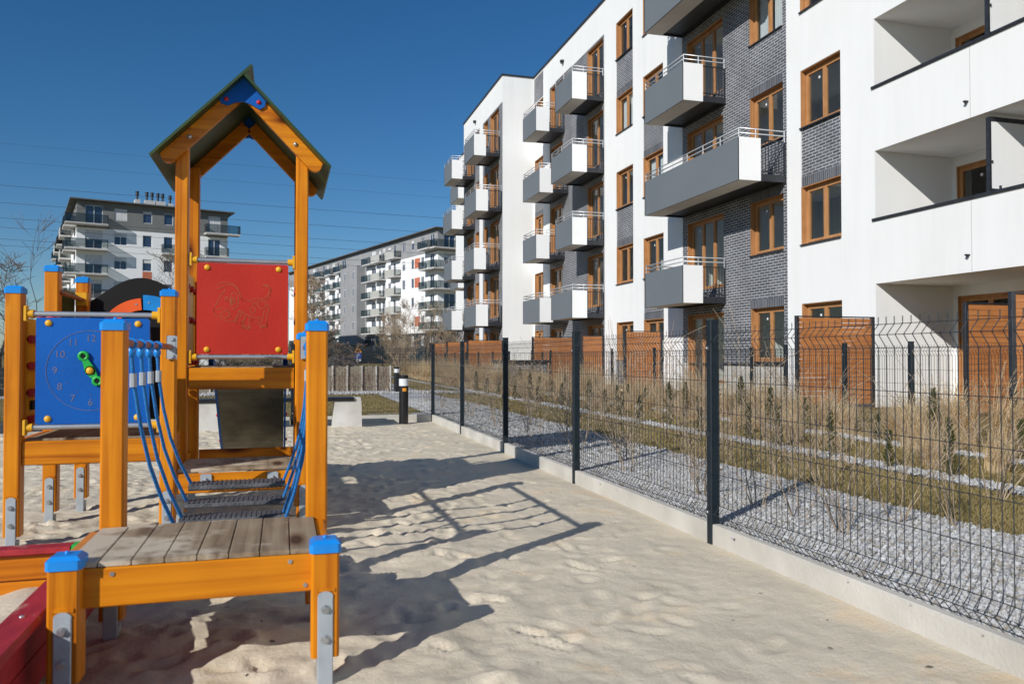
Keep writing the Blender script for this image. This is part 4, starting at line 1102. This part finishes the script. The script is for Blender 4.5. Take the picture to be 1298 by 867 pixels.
def far_window(T, y0, y1, z0, z1, parent, blind=0, name='window'):
    mb = MB(T); f = .07; d = .1
    mb.box(d - .03, d + .04, y0, y0 + f, z0, z1); mb.box(d - .03, d + .04, y1 - f, y1, z0, z1); mb.box(d - .03, d + .04, y0 + f, y1 - f, z0, z0 + f); mb.box(d - .03, d + .04, y0 + f, y1 - f, z1 - f, z1)
    if y1 - y0 > 1.1: mb.box(d - .03, d + .04, (y0 + y1) / 2 - .04, (y0 + y1) / 2 + .04, z0 + f, z1 - f)
    if blind: mb.box(d - .02, d + .01, y0 + f, y1 - f, z1 - f - (z1 - z0 - 2 * f) * blind, z1 - f)
    w_ = mb.build(name, 'wframe', parent)
    MB(T).quad((d + .03, y0 + f, z0 + f), (d + .03, y1 - f, z0 + f), (d + .03, y1 - f, z1 - f), (d + .03, y0 + f, z1 - f)).build('pane', 'farglass', w_)
    return w_
FLR = [2.15 + 2.95 * i for i in range(6)]     # floors: 2.15 .. 16.9
LID = lambda x, y, z: (x, y, z)
END = lambda x, y, z: (y, x, z)
def roof_slab(W, Ln, B, z=19.75):
    MB().prism([(-.75, -.75), (W + .75, -.75), (W + .75, Ln + .75), (-.75, Ln + .75)], 2, z, z + .13).build('roof', 'roofing', B)
    MB().box(.0, W, .0, Ln, .02, .1).build('floor', 'cslab', B)
def body(W, Ln, B):
    b = MB(); b.quad((W, 0, 0), (W, Ln, 0), (W, Ln, 19.74), (W, 0, 19.74)); b.quad((0, Ln, 0), (W, Ln, 0), (W, Ln, 19.74), (0, Ln, 19.74)); b.build('facade_wall', 'panelwhite', B)
RZ = R(15.8)
LB = empty('apartment_building', (-23.5, 103.7, 0), 'distant white apartment block with grey top floor and dark chimney cowls on its roof', 'building', None, False, RZ)
W, Ln = 17.2, 46
body(W, Ln, LB); roof_slab(W, Ln, LB)
ops = []; wl = []; rr = random.Random(3)
for i, z in enumerate(FLR):
    top = i == 5
    ws = [(.9, 2.75, .05, 2.35, 0), (4.0, 5.4, .75, 2.2, 0), (7.15, 8.2, .7, 2.15, 0), (9.55, 10.6, .7, 2.15, 0), (14.8, 16.3, .05, 2.3, 0), (12.0, 13.2, .7, 2.15, 0)]
    for k, (a, b_, c, d_, _) in enumerate(ws):
        ops.append((a, b_, z + c, z + d_)); far_window(END, a, b_, z + c, z + d_, LB, rr.choice([0, 0, .2, .3, .5]) if not (top and k in (1, 4)) else .98)
wall_sheet(END, 0, W, 0, 16.55, [o for o in ops if o[2] < 16.5], 'facade_wall', 'panelwhite', LB, .13); wall_sheet(END, 0, W, 16.55, 19.74, [o for o in ops if o[2] > 16.5], 'top_storey_wall', 'render_grey', LB, .13)
for i, z in enumerate(FLR):
    if i in (1, 2): MB(END).box(-.01, .05, 7.15, 8.2, z + 2.2, z + 3.6).build('coloured_infill', 'orangepanel', LB) if i == 2 else None
    b1 = far_balcony(END, -1.25, 3.25, z, LB, 1.35)
    if i >= 0:
        far_balcony(END, 14.3, 18.5 if i == 5 else 17.1, z, LB, 1.35)
    if i in (4, 2): far_balcony(END, 9.2, 12.6, z, LB, 1.2)
ops = []
for i, z in enumerate(FLR):
    for k in range(9):
        y = 2.2 + k * 4.8
        ops.append((y, y + 1.7, z + .05, z + 2.3)); far_window(LID, y, y + 1.7, z + .05, z + 2.3, LB, 0, 'balcony_door')
        if k % 2 == 0: far_balcony(LID, y - .8, y + 2.8, z, LB, 1.3, 'render_beige' if k % 4 == 2 else None)
wall_sheet(LID, 0, Ln, 0, 16.55, [o for o in ops if o[2] < 16.5], 'facade_wall', 'panelwhite', LB, .13); wall_sheet(LID, 0, Ln, 16.55, 19.74, [o for o in ops if o[2] > 16.5], 'top_storey_wall', 'render_grey', LB, .13)
for a, b_, h in ((6.4, 7.0, 1.0), (7.5, 8.7, 1.0), (8.8, 9.9, 1.0), (10.2, 10.8, .7)):
    c = MB().box(a, b_, 1.2, 2.4, 19.95, 20.2 + h * .5); co_ = c.build('chimney', 'cslab', LB)
    t = MB(); n = 2 if b_ - a > 1 else 1
    for k in range(n):
        x = a + (b_ - a) * (k + .5) / n
        t.cyl((x, 1.8, 20.2 + h * .5), (x, 1.8, 20.75 + h * .5), .12, 10); t.cyl((x, 1.8, 20.75 + h * .5), (x, 1.8, 21.3 + h * .5), .17, 10)
        for dz in (.2, .5): t.cyl((x, 1.8, 20.7 + dz + h * .5), (x, 1.8, 20.76 + dz + h * .5), .24, 10)
    t.build('chimney_cowl', 'dark', co_)
# mid block
MBd = empty('apartment_building', (21.5, 112.5, 0), 'long distant apartment block with beige balconies, orange infills and a grey stair tower', 'building', None, False, RZ)
W, Ln = 17, 74
body(W, Ln, MBd); roof_slab(W, Ln, MBd)
ops = []; rr = random.Random(9)
doors = [(15.1, 16.0), (19.3, 20.6), (23.4, 25.4), (38.0, 40.2), (43.8, 45.6), (49.8, 51.6), (55.8, 57.6), (62, 64)]
wins = [(4.6, 5.7), (8.2, 9.2), (11.4, 12.6), (17.0, 18.2), (21.2, 22.2), (41.8, 42.8), (47.6, 48.6), (53.8, 54.8), (60, 61)]
for i, z in enumerate(FLR):
    for a, b_ in doors: ops.append((a, b_, z + .05, z + 2.3)); far_window(LID, a, b_, z + .05, z + 2.3, MBd, rr.choice([0, 0, .3]), 'balcony_door')
    for a, b_ in wins: ops.append((a, b_, z + .7, z + 2.2)); far_window(LID, a, b_, z + .7, z + 2.2, MBd, rr.choice([0, 0, .3, .6]))
    ops.append((1.2, 2.6, z + .05, z + 2.3)); far_window(LID, 1.2, 2.6, z + .05, z + 2.3, MBd, 0, 'balcony_door')
lo = [o for o in ops if o[2] < 16.5]
for ya, yb, mt in ((0, 10.4, 'panelwhite'), (10.4, 14.6, 'panelwhite'), (14.6, 27.5, 'panelwhite'), (27.5, 37, 'render_mid'), (37, Ln, 'panelwhite')):
    wall_sheet(LID, ya, yb, 4.75, 16.55, [o for o in lo if ya <= o[0] < yb and o[2] > 4.75], 'facade_wall', mt, MBd, .13)
wall_sheet(LID, 0, Ln, 16.55, 19.74, [o for o in ops if o[2] > 16.5], 'top_storey_wall', 'render_mid', MBd, .13)
wall_sheet(LID, 0, Ln, 0, 4.75, [o for o in lo if o[2] < 4.7 and o[3] < 4.8], 'ground_floor_wall', 'navy', MBd, .13)
for i in (4, 3, 1): MB(LID).box(-.012, .03, 6.0, 7.9, FLR[i] + .7, FLR[i] + 2.2).build('coloured_infill', 'orangepanel', MBd)
for i in (3, 1): MB(LID).box(-.012, .03, 18.3, 19.1, FLR[i] + .1, FLR[i] + 1.4).build('coloured_infill', 'orangepanel', MBd)
for i, z in enumerate(FLR):
    if i == 0: continue
    far_balcony(LID, .1, 3.6, z, MBd, 1.6 if i == 5 else 1.4)
    for a, b_ in ((12.9, 16.5), (18.9, 22.6)): far_balcony(LID, a, b_, z, MBd, 1.3, 'render_beige')
    for a, b_ in ((23.2, 27.2), (37.6, 41.3), (43.5, 46.6), (49.5, 52.5), (55.6, 58.6), (61.8, 64.8)): far_balcony(LID, a, b_, z, MBd, 1.2)
    if i < 5:
        for a in (29.3, 33.6): 
            far_window(lambda x, y, z_: (x - 1.67, y, z_), a, a + 1.1, z + .7, z + 2.2, MBd)
st = MB(); st.box(-1.52, -.01, 28.3, 36.6, 3.2, 17.1); st.build('stair_tower', 'render_mid', MBd)
for z in range(1, 5):
    pass
# end face of the mid block
oe = []
for i, z in enumerate(FLR):
    for a, b_, c, d_ in ((1.0, 2.8, .05, 2.35), (4.2, 5.6, .7, 2.2), (7.2, 8.2, .7, 2.2), (10, 11.4, .7, 2.2), (14, 15.8, .05, 2.3)):
        oe.append((a, b_, z + c, z + d_)); far_window(END, a, b_, z + c, z + d_, MBd, rr.choice([0, 0, .3]))
    if i: far_balcony(END, -1.3, 3.2, z, MBd, 1.5 if i == 5 else 1.3)
    if i: far_balcony(END, 13.6, 17.2, z, MBd, 1.3)
wall_sheet(END, 0, W, 4.75, 16.55, [o for o in oe if 4.75 < o[2] < 16.5], 'facade_wall', 'panelwhite', MBd, .13); wall_sheet(END, 0, W, 16.55, 19.74, [o for o in oe if o[2] > 16.5], 'top_storey_wall', 'render_mid', MBd, .13)
wall_sheet(END, 0, W, 0, 4.75, [o for o in oe if o[2] < 4.7], 'ground_floor_wall', 'navy', MBd, .13)
for y in (22, 40, 8): MB().box(3.0, 5.0, y, y + 3.2, 19.95, 21.3).build('chimney', 'render_mid', MBd)

# ------------------------------------------------------------------ vegetation
def branch(mb, p, d, ln, r, depth, rnd, spread, droop, minr, kids):
    pts = [Vector(p)]; rads = [r]; n = 4 if depth > 1 else 3
    dd = Vector(d).normalized()
    for i in range(n):
        dd = (dd + Vector((rnd.gauss(0, .13), rnd.gauss(0, .13), rnd.gauss(.03, .08) - droop))).normalized()
        pts.append(pts[-1] + dd * ln / n); rads.append(max(minr, r * (1 - .55 * (i + 1) / n)))
    mb.tube(pts, rads, 5 if r > .03 else 3, False)
    if depth <= 0: return
    k = kids if isinstance(kids, int) else rnd.randint(*kids)
    for j in range(k):
        t = .25 + .75 * (j + rnd.random()) / k; i = min(n - 1, int(t * n)); q = pts[i].lerp(pts[i + 1], t * n - i)
        a = rnd.uniform(0, 6.283); ax_ = Vector((math.cos(a), math.sin(a), rnd.uniform(-.1, .5)))
        nd_ = (dd * (1 - spread) + ax_ * spread).normalized()
        branch(mb, q, nd_, ln * rnd.uniform(.5, .72), max(minr, rads[i] * .55), depth - 1, rnd, spread, droop, minr, kids)
def bare_tree(x, y, h, label, seed, mat='bark', spread=.55, depth=4, r=None, lean=(0, 0), kids=(4, 6), group=None, z=Zg, stems=1, minr=.006, kind='bare_tree', cat='tree', trunk=True):
    rnd = random.Random(seed); B = empty(kind, (x, y, z), label, cat, group)
    r = r or h * .016
    t = MB(); c = MB()
    for s in range(stems):
        a = rnd.uniform(0, 6.28); o_ = (0, 0) if stems == 1 else (.12 * math.cos(a), .12 * math.sin(a)); ln_ = (lean[0] + (0 if stems == 1 else .22 * math.cos(a)), lean[1] + (0 if stems == 1 else .22 * math.sin(a)))
        pts = [Vector((x + o_[0], y + o_[1], z - .1))]; rads = [r]
        n = 7
        for i in range(n):
            pts.append(Vector((x + o_[0] + ln_[0] * h * (i + 1) / n + rnd.gauss(0, .02 * h), y + o_[1] + ln_[1] * h * (i + 1) / n + rnd.gauss(0, .02 * h), z + h * .9 * (i + 1) / n))); rads.append(max(minr, r * (1 - .9 * (i + 1) / n)))
        t.tube(pts, rads, 7, False)
        for i in range(2 if stems == 1 else 1, n + 1):
            for j in range(2 if i < n else 4):
                a = rnd.uniform(0, 6.28); d_ = Vector((math.cos(a), math.sin(a), .9))
                branch(c, pts[i], d_, h * rnd.uniform(.22, .34) * (1.15 - .09 * i), rads[i] * .6, depth - 2, rnd, spread, 0, minr, kids)
    t.build('trunk', mat, B); c.build('crown', mat, B)
    return B
bare_tree(-9.3, 31.0, 4.3, 'large spreading bare tree behind the clock panel posts', 3, lean=(.05, .0), depth=4, minr=.007)
bare_tree(-10.6, 30.0, 3.7, 'lower bushy bare tree beside the spreading bare one', 5, depth=5, minr=.006)
bare_tree(-8.5, 31.6, 5.9, 'thin upright bare tree taller than its neighbours near the distant chimneyed block', 8, depth=3, r=.028, minr=.006, spread=.3)
bare_tree(-8.0, 64.9, 8.6, 'slender bare tree in front of the distant block with chimney cowls', 12, depth=4, minr=.010, r=.07)
bare_tree(2.1, 61.8, 6.8, 'pale round bare tree seen between the tower post and the long distant block', 15, mat='twig', depth=5, minr=.011)
for i, (x, y, h, lb) in enumerate([(6.8, 47.5, 3.3, 'bare bush right behind the nearer bollard lamp'), (8.4, 50.5, 4.3, 'tallest bare bush in front of the long distant block'), (10.6, 52.5, 3.6, 'bare bush beside the farthest box balconies of the white block'), (9.8, 47.0, 2.8, 'low bare bush just beside the farthest timber screen'), (7.6, 54.5, 3.8, 'dense bare bush behind the other far bushes')]):
    bare_tree(x, y, h, lb, 30 + i, mat='twig', depth=4, stems=4, minr=.006, r=.03, kind='bare_bush', cat='bush', group='bare bushes in front of the distant block', spread=.42, kids=(3, 5))
for i in range(16):
    x = -13.5 + i * 1.05; 
    bare_tree(x, 27.6 + (i % 3) * .7, 1.5 + .5 * ((i * 7) % 5) / 4, 'bare twiggy shrub in the hedge behind the weathered board fence', 60 + i, mat=['bark', 'twig', 'bark'][i % 3], depth=4, stems=4, minr=.006, r=.022, kind='bare_shrub', cat='shrub', group='bare shrubs behind the board fence', kids=(3, 5))
# small kinds: one mesh per variant, copied
def copies(root, places, group, labels=None):
    """first place moves the root itself, then copies with their parts"""
    for i, (r, (x, y, z, rz, s)) in enumerate(places):
        if r.get('_used'):
            c = r.copy(); col.objects.link(c)
            for ch in r.children: k = ch.copy(); col.objects.link(k); k.parent = c
        else: c = r; r['_used'] = 1
        c.location = (x, y, z); c.rotation_euler = (0, 0, rz); c.scale = (s, s, s); c['group'] = group
        if labels: c['label'] = labels[i] if isinstance(labels, list) else labels
def conifer(seed, h):
    rng = np.random.default_rng(seed)
    B = empty('conifer_sapling', (0, 0, 0), '', 'sapling', None)
    st = MB().tube([(0, 0, -.03), (.01, 0, h * .5), (0, .01, h * .95)], [.012, .008, .003], 5, False).build('stem', 'bark', B)
    n = 620; t = rng.random(n) ** .8; z = .06 * h + t * h * .94
    lob = .72 + .4 * np.sin(z * 23 + seed) * np.sin(z * 9 + 2)
    rr_ = (.10 * h + .035) * (1 - t) ** .5 * (.35 + .65 * (t > .04)) * lob * rng.random(n) ** .5; a = rng.uniform(0, 6.28, n)
    P = np.stack([rr_ * np.cos(a), rr_ * np.sin(a), z], -1)
    out = np.stack([np.cos(a) * .5, np.sin(a) * .5, np.full(n, 1.0)], -1) + rng.normal(0, .35, (n, 3)); out /= np.linalg.norm(out, axis=1)[:, None]
    sd = np.cross(out, rng.normal(0, 1, (n, 3))); sd /= np.linalg.norm(sd, axis=1)[:, None]
    L_ = rng.uniform(.025, .055, (n, 1)); W_ = rng.uniform(.004, .008, (n, 1))
    V = np.stack([P, P + out * L_ * .5 + sd * W_, P + out * L_, P + out * L_ * .5 - sd * W_], 1).reshape(-1, 3)
    f = link('foliage', npmesh('foliage', V, np.arange(4 * n).reshape(n, 4), 'conifer', 4)); f.parent = B
    return B
con = [conifer(i, h) for i, h in enumerate((.48, .56, .42, .62))]
rnd = random.Random(21)
copies(None, [], '') if False else None
p1 = [(con[i % 4], (5.78 + rnd.gauss(0, .07), 4.6 + i * .92 + rnd.gauss(0, .15), Zg, rnd.uniform(0, 6), rnd.uniform(.75, 1.15))) for i in range(22)]
copies(None, p1, 'conifer saplings in the nearer gravel line', 'small dark green conifer sapling standing in the nearer narrow gravel line across the lawn')
p2 = [(con[(i * 3 + 1) % 4], (7.4 + rnd.gauss(0, .07), 5.6 + i * 1.05 + rnd.gauss(0, .2), Zg, rnd.uniform(0, 6), rnd.uniform(.8, 1.25))) for i in range(20)]
copies(None, p2, 'conifer saplings in the farther gravel line', 'small dark conifer sapling standing in the farther gravel line beside the straw coloured grass')
def straw(seed, n, h, lean=0):
    rng = np.random.default_rng(seed); Vs = []; k = 5
    a = rng.uniform(0, 6.28, n); r0 = rng.random(n) ** .5 * .16; hh = h * rng.uniform(.45, 1.15, n); bend = rng.uniform(.25, 1.25, n) ** 1.2 * hh
    V = np.zeros((n, k, 2, 3)); side = np.stack([-np.sin(a), np.cos(a), 0 * a], -1)
    b0 = rng.uniform(0, 6.28, n)
    for i in range(k):
        t = i / (k - 1); z = hh * (t - .38 * t ** 3 * np.minimum(1.45, bend / hh)); o_ = bend * t ** 2.2
        c = np.stack([r0 * np.cos(b0) + np.cos(a) * o_ + lean * t * t, r0 * np.sin(b0) + np.sin(a) * o_, z], -1)
        w_ = (.0062 * (1 - t * .75))
        V[:, i, 0] = c - side * w_; V[:, i, 1] = c + side * w_
    base = (np.arange(n) * k * 2)[:, None, None]
    f = np.array([[2 * i, 2 * i + 1, 2 * i + 3, 2 * i + 2] for i in range(k - 1)])[None]
    return npmesh('grass_clump', V.reshape(-1, 3), (base + f).reshape(-1, 4), 'straw', 4)
sv = [straw(40 + i, n, h, l) for i, (n, h, l) in enumerate([(250, .9, 0), (220, .8, .2), (280, 1.05, -.25), (240, .7, .1)])]
def clump(i, x, y, s, label, group):
    o = link('grass_clump', sv[i % 4]); o.location = (x, y, Zg - .01); o.rotation_euler = (0, 0, rnd.uniform(0, 6)); o.scale = (s, s, s * rnd.uniform(.85, 1.1)); tag(o, label, 'ornamental grass', group)
for i in range(74):
    y = 5.4 + i * .44 + rnd.gauss(0, .18); clump(rnd.randint(0, 3), 7.9 + rnd.gauss(0, .18) + (.45 if i % 3 == 0 else 0), y, rnd.uniform(.75, 1.15), 'dry straw coloured ornamental grass clump along the low garden fence, near half', 'dry grass clumps along the low garden fence')
for i in range(40):
    y = 26 + i * .6; clump(rnd.randint(0, 3), 7.3 + rnd.gauss(0, .5), y, rnd.uniform(.9, 1.35), 'dry straw coloured grass clump in the dense planting beyond the brick enclosure', 'dry grass clumps beyond the brick enclosure')
for i in range(46):
    clump(rnd.randint(0, 3), 6.75 + rnd.gauss(0, .42), 6 + i * .45, rnd.uniform(.4, .85), 'small dry grass clump growing on the lawn strip between the gravel lines', 'small dry grass clumps between the gravel lines')
def twigs(seed, h, mat='twig'):
    r_ = random.Random(seed); mb = MB()
    for s in range(r_.randint(4, 7)):
        a = r_.uniform(0, 6.28); d_ = Vector((.35 * math.cos(a), .35 * math.sin(a), 1))
        branch(mb, (.03 * math.cos(a), .03 * math.sin(a), -.02), d_, h * r_.uniform(.6, 1.05), .0055, 2, r_, .42, .0, .0018, (2, 4))
    o = mb.build('bare_shrub', mat); me = o.data; bpy.data.objects.remove(o); return me
tv = [twigs(i, .62 + .1 * (i % 3)) for i in range(5)]
tp = [(3.34, 4.12), (3.91, 4.32), (3.35, 4.60), (3.34, 5.05), (4.18, 4.09), (3.2, 5.6), (3.9, 5.5), (3.5, 6.2), (3.15, 6.9), (3.95, 7.0), (3.5, 7.7), (3.2, 8.4), (3.9, 8.6), (3.5, 9.4), (3.2, 10.1), (3.95, 10.3), (3.6, 11.1), (3.2, 11.8), (3.9, 12.2), (3.5, 13.0), (3.2, 13.8), (3.9, 14.4), (3.5, 15.4), (3.3, 16.6), (3.8, 17.6), (3.4, 19)]
for i, (x, y) in enumerate(tp):
    o = link('bare_shrub', tv[i % 5]); o.location = (x, y, .09); o.rotation_euler = (0, 0, rnd.uniform(0, 6)); s = rnd.uniform(.8, 1.25); o.scale = (s, s, s * rnd.uniform(.85, 1.25))
    tag(o, ['leafless twiggy shrub in the nearest part of the broad white gravel bed', 'leafless twiggy shrub in the broad white gravel bed between the two thickest fence posts', 'leafless twiggy shrub in the broad white gravel bed towards its far end'][0 if y < 5.2 else 1 if y < 8.5 else 2], 'shrub', ['shrubs in the near gravel', 'shrubs in the middle gravel', 'shrubs in the far gravel'][0 if y < 5.2 else 1 if y < 8.5 else 2])
for i in range(18):
    o = link('bare_shrub', tv[(i * 2) % 5]); o.location = (5.2 + rnd.gauss(0, .3), 5.0 + i * .7 + rnd.gauss(0, .2), Zg); o.rotation_euler = (0, 0, rnd.uniform(0, 6)); q = rnd.uniform(.8, 1.35); o.scale = (q, q, q)
    tag(o, 'leafless twiggy shrub on the olive lawn strip next to the broad gravel bed', 'shrub', 'shrubs on the lawn strip')
tr = [twigs(20 + i, .5, 'redtwig') for i in range(3)]
for i in range(9):
    o = link('bare_shrub', tr[i % 3]); o.location = (1.1 + i * .27, 24.9 + rnd.gauss(0, .2), Zg); o.rotation_euler = (0, 0, rnd.uniform(0, 6)); s = rnd.uniform(1.0, 1.4); o.scale = (s * 1.2, s, s)
    tag(o, 'low reddish leafless shrub at the foot of the weathered board fence', 'shrub', 'reddish shrubs at the board fence')
def evergreen(x, y, w_, dp, h, label, seed):
    rng = np.random.default_rng(seed); n = 5200
    B = empty('evergreen_bush', (x, y, Zg), label, 'bush')
    th = rng.uniform(0, 6.28, n); zz = rng.random(n); rr_ = rng.random(n) ** .33 * (1 - .2 * zz ** 4) * (.8 + .25 * np.sin(th * 3 + zz * 6))
    P = np.stack([rr_ * np.cos(th) * w_, rr_ * np.sin(th) * dp, zz * h], -1)
    D = rng.normal(0, 1, (n, 3)); D /= np.linalg.norm(D, axis=1)[:, None]; S = np.cross(D, rng.normal(0, 1, (n, 3))); S /= np.linalg.norm(S, axis=1)[:, None]
    V = np.stack([P, P + D * .06 + S * .02, P + D * .12, P + D * .06 - S * .02], 1).reshape(-1, 3)
    f = link('foliage', npmesh('foliage', V, np.arange(4 * n).reshape(n, 4), 'evergreen', 4)); f.parent = B
    MB().tube([(x, y, Zg - .05), (x, y, Zg + h * .7)], [.05, .02], 6, False).build('trunk', 'bark', B)
evergreen(-9.3, 25.0, 1.0, .8, 1.9, 'large dark evergreen bush behind the climbing board', 2)

# ------------------------------------------------------------------ things beyond the playground
BFn = empty('board_fence', (-5, 25.9, Zg), 'low weathered board fence with pale posts beyond the lawn', 'fence')
b = MB()
x = -14.0
while x < 3.35:
    b.box(x, x + .115, 25.9, 25.93, Zg, .88 + rnd.uniform(-.02, .02)); x += .12
b.build('boards', 'gabion', BFn)
for i in range(38):
    x = 3.38 - i * .46; MB().bbox(x - .022, x + .022, 25.84, 25.897, Zg - .05, .91, 2, .004).build('post', 'concrete', BFn)
GF2 = empty('mesh_fence', (7, 49, Zg), 'distant dark mesh fence in front of the bare bushes', 'fence')
T = lambda x, y, z: (y, 45.5 + x, z)
for a in (3.0, 5.5, 8.0): fence_post(T, a, Zg, 1.75, GF2)
for a in (3.0, 5.5): mesh_panel(T, a + .03, a + 2.47, .12, 1.7, 'mesh_panel', GF2, .07, r=.006)
SG = empty('road_sign', (8.7, 96.4, 0), 'blue parking sign below an orange warning triangle on a grey pole', 'road sign')
MB().cyl((8.7, 96.45, 0), (8.7, 96.45, 2.5), .045, 10).build('pole', 'steel', SG)
TS = lambda x, y, z: (8.7 + x * .96, 96.38 - z + x * -.279 * 0, y)
tri = MB(); tri.prism([(8.7 - .46, 1.68), (8.7 + .46, 1.68), (8.7, 2.48)], 1, 96.37, 96.39); t_ = tri.build('warning_plate', 'signyellow', SG)
cs = MB(); cs.prism([(8.7 - .24, 1.80), (8.7 + .24, 1.80), (8.7 + .24, 1.90), (8.7 + .13, 1.92), (8.7 + .06, 2.02), (8.7 - .10, 2.02), (8.7 - .16, 1.92), (8.7 - .24, 1.90)], 1, 96.355, 96.368)
for dx in (-.14, .14): cs.cyl((8.7 + dx, 96.352, 1.80), (8.7 + dx, 96.368, 1.80), .055, 12)
cs.build('car_symbol', 'blackpaint', t_)
pp = MB().box(8.7 - .36, 8.7 + .36, 96.37, 96.39, .93, 1.66).build('parking_plate', 'signblue', SG)
tm_ = text_mesh('P', .72, 'P', 'signwhite', pp, lambda x, y, z: (8.7 + x, 96.362 - z, 1.30 + y), .004); tm_.build('letter', 'signwhite', pp)
MB().box(8.7 - .22, 8.7 + .34, 96.37, 96.39, .66, .91).build('notice_plate', 'signwhite', SG)
CT = empty('waste_container', (4.0, 61.5, 0), 'blue waste container parked far off behind the board fence', 'container')
c = MB(); c.prism([(3.2, .2), (4.8, .2), (4.95, 1.15), (3.05, 1.15)], 1, 61.0, 62.0); c.build('body', 'binblue', CT)
l = MB(); l.prism([(3.0, 1.16), (5.0, 1.16), (4.9, 1.27), (3.1, 1.27)], 1, 60.95, 62.05); l.build('lid', 'binblue', CT)
wz = MB()
for x in (3.4, 4.6):
    for y in (61.15, 61.85): wz.cyl((x - .04, y, .1), (x + .04, y, .1), .1, 12)
wz.build('wheel', 'tyre', CT)
# parked car behind the fence
def car(x, y, rz, label):
    C_ = empty('parked_car', (x, y, Zg), label, 'car', None, False, rz)
    side = [(-2.1, .35), (-2.15, .62), (-2.05, .86), (-1.55, .92), (-1.0, 1.38), (-.2, 1.47), (.55, 1.42), (1.2, .98), (1.9, .86), (2.12, .66), (2.12, .35)]
    m_ = MB(); m_.prism([(a, b_) for a, b_ in side], 1, -.82, .82); m_.build('body', 'carpaint', C_)
    g_ = MB()
    for yy in (-.826, .822): g_.prism([(-1.42, .95), (-.95, 1.33), (-.2, 1.40), (.5, 1.35), (1.05, .98)], 1, yy, yy + .004)
    g_.add([(-1.58, -.7, .93), (-1.58, .7, .93), (-1.02, .62, 1.36), (-1.02, -.62, 1.36)], [(0, 1, 2, 3)]); g_.add([(1.22, -.7, .995), (1.22, .7, .995), (.58, .62, 1.41), (.58, -.62, 1.41)], [(0, 1, 2, 3)])
    g_.build('glazing', 'farglass', C_)
    for a in (-1.3, 1.3):
        for yy in (-.83, .67):
            w0 = MB().cyl((a, yy, .31), (a, yy + .16, .31), .31, 18).build('wheel', 'tyre', C_)
            MB().cyl((a, yy - .006, .31), (a, yy + .166, .31), .19, 14).build('rim', 'steel', w0)
    for yy in (-.6, .6): MB().box(2.1, 2.135, yy - .14, yy + .14, .6, .72).build('headlight', 'lampglass', C_)
car(1.6, 43, R(4), 'grey parked car half hidden behind the weathered board fence')
# overhead wires
for i, (z, y, wl) in enumerate([(18.75, 74, 'highest and faintest'), (17.27, 74, 'second highest faint'), (14.55, 70, 'boldest upper'), (13.19, 70, 'fourth from the top'), (12.0, 70, 'fifth from the top'), (11.4, 71, 'sixth from the top'), (10.35, 70, 'upper of the lowest pair'), (10.08, 72, 'lowest')]):
    z0 = z + (y - 70) * (z - 1.2) / 70 * 0
    pts = [(xx, y, z0 - .025 * (xx + 21) + .00022 * (xx + 4) ** 2 - .06) for xx in range(-110, 111, 10)]
    o = MB().tube(pts, .007 if i < 2 else .0125, 5, False).build('power_line', 'dark'); tag(o, wl + ' overhead wire crossing the sky behind the playground roof', 'power line', 'overhead wires crossing the sky'); rebase(o, pts[0])
# litter: dry leaves and twigs on the sand
lm = MB(); lr = random.Random(4)
for i in range(60):
    x, y = lr.uniform(-.3, 2.55), lr.uniform(2.0, 9.0); a = lr.uniform(0, 6.28); l_ = lr.uniform(.006, .02); w_ = l_ * lr.uniform(.15, .5)
    X1 = np.array([[x]]); z = float(sandfn(X1, np.array([[y]]))[0, 0]) + .006
    u = Vector((math.cos(a), math.sin(a), 0)); v = Vector((-math.sin(a), math.cos(a), .3)); p = Vector((x, y, z))
    lm.add([p - u * l_, p + v * w_, p + u * l_, p - v * w_], [(0, 1, 2, 3)])
lo_ = lm.build('leaf_litter', 'bark'); lo_['kind'] = 'stuff'
for o in list(col.objects):
    for k in ('_o', '_used'):
        if k in o: del o[k]
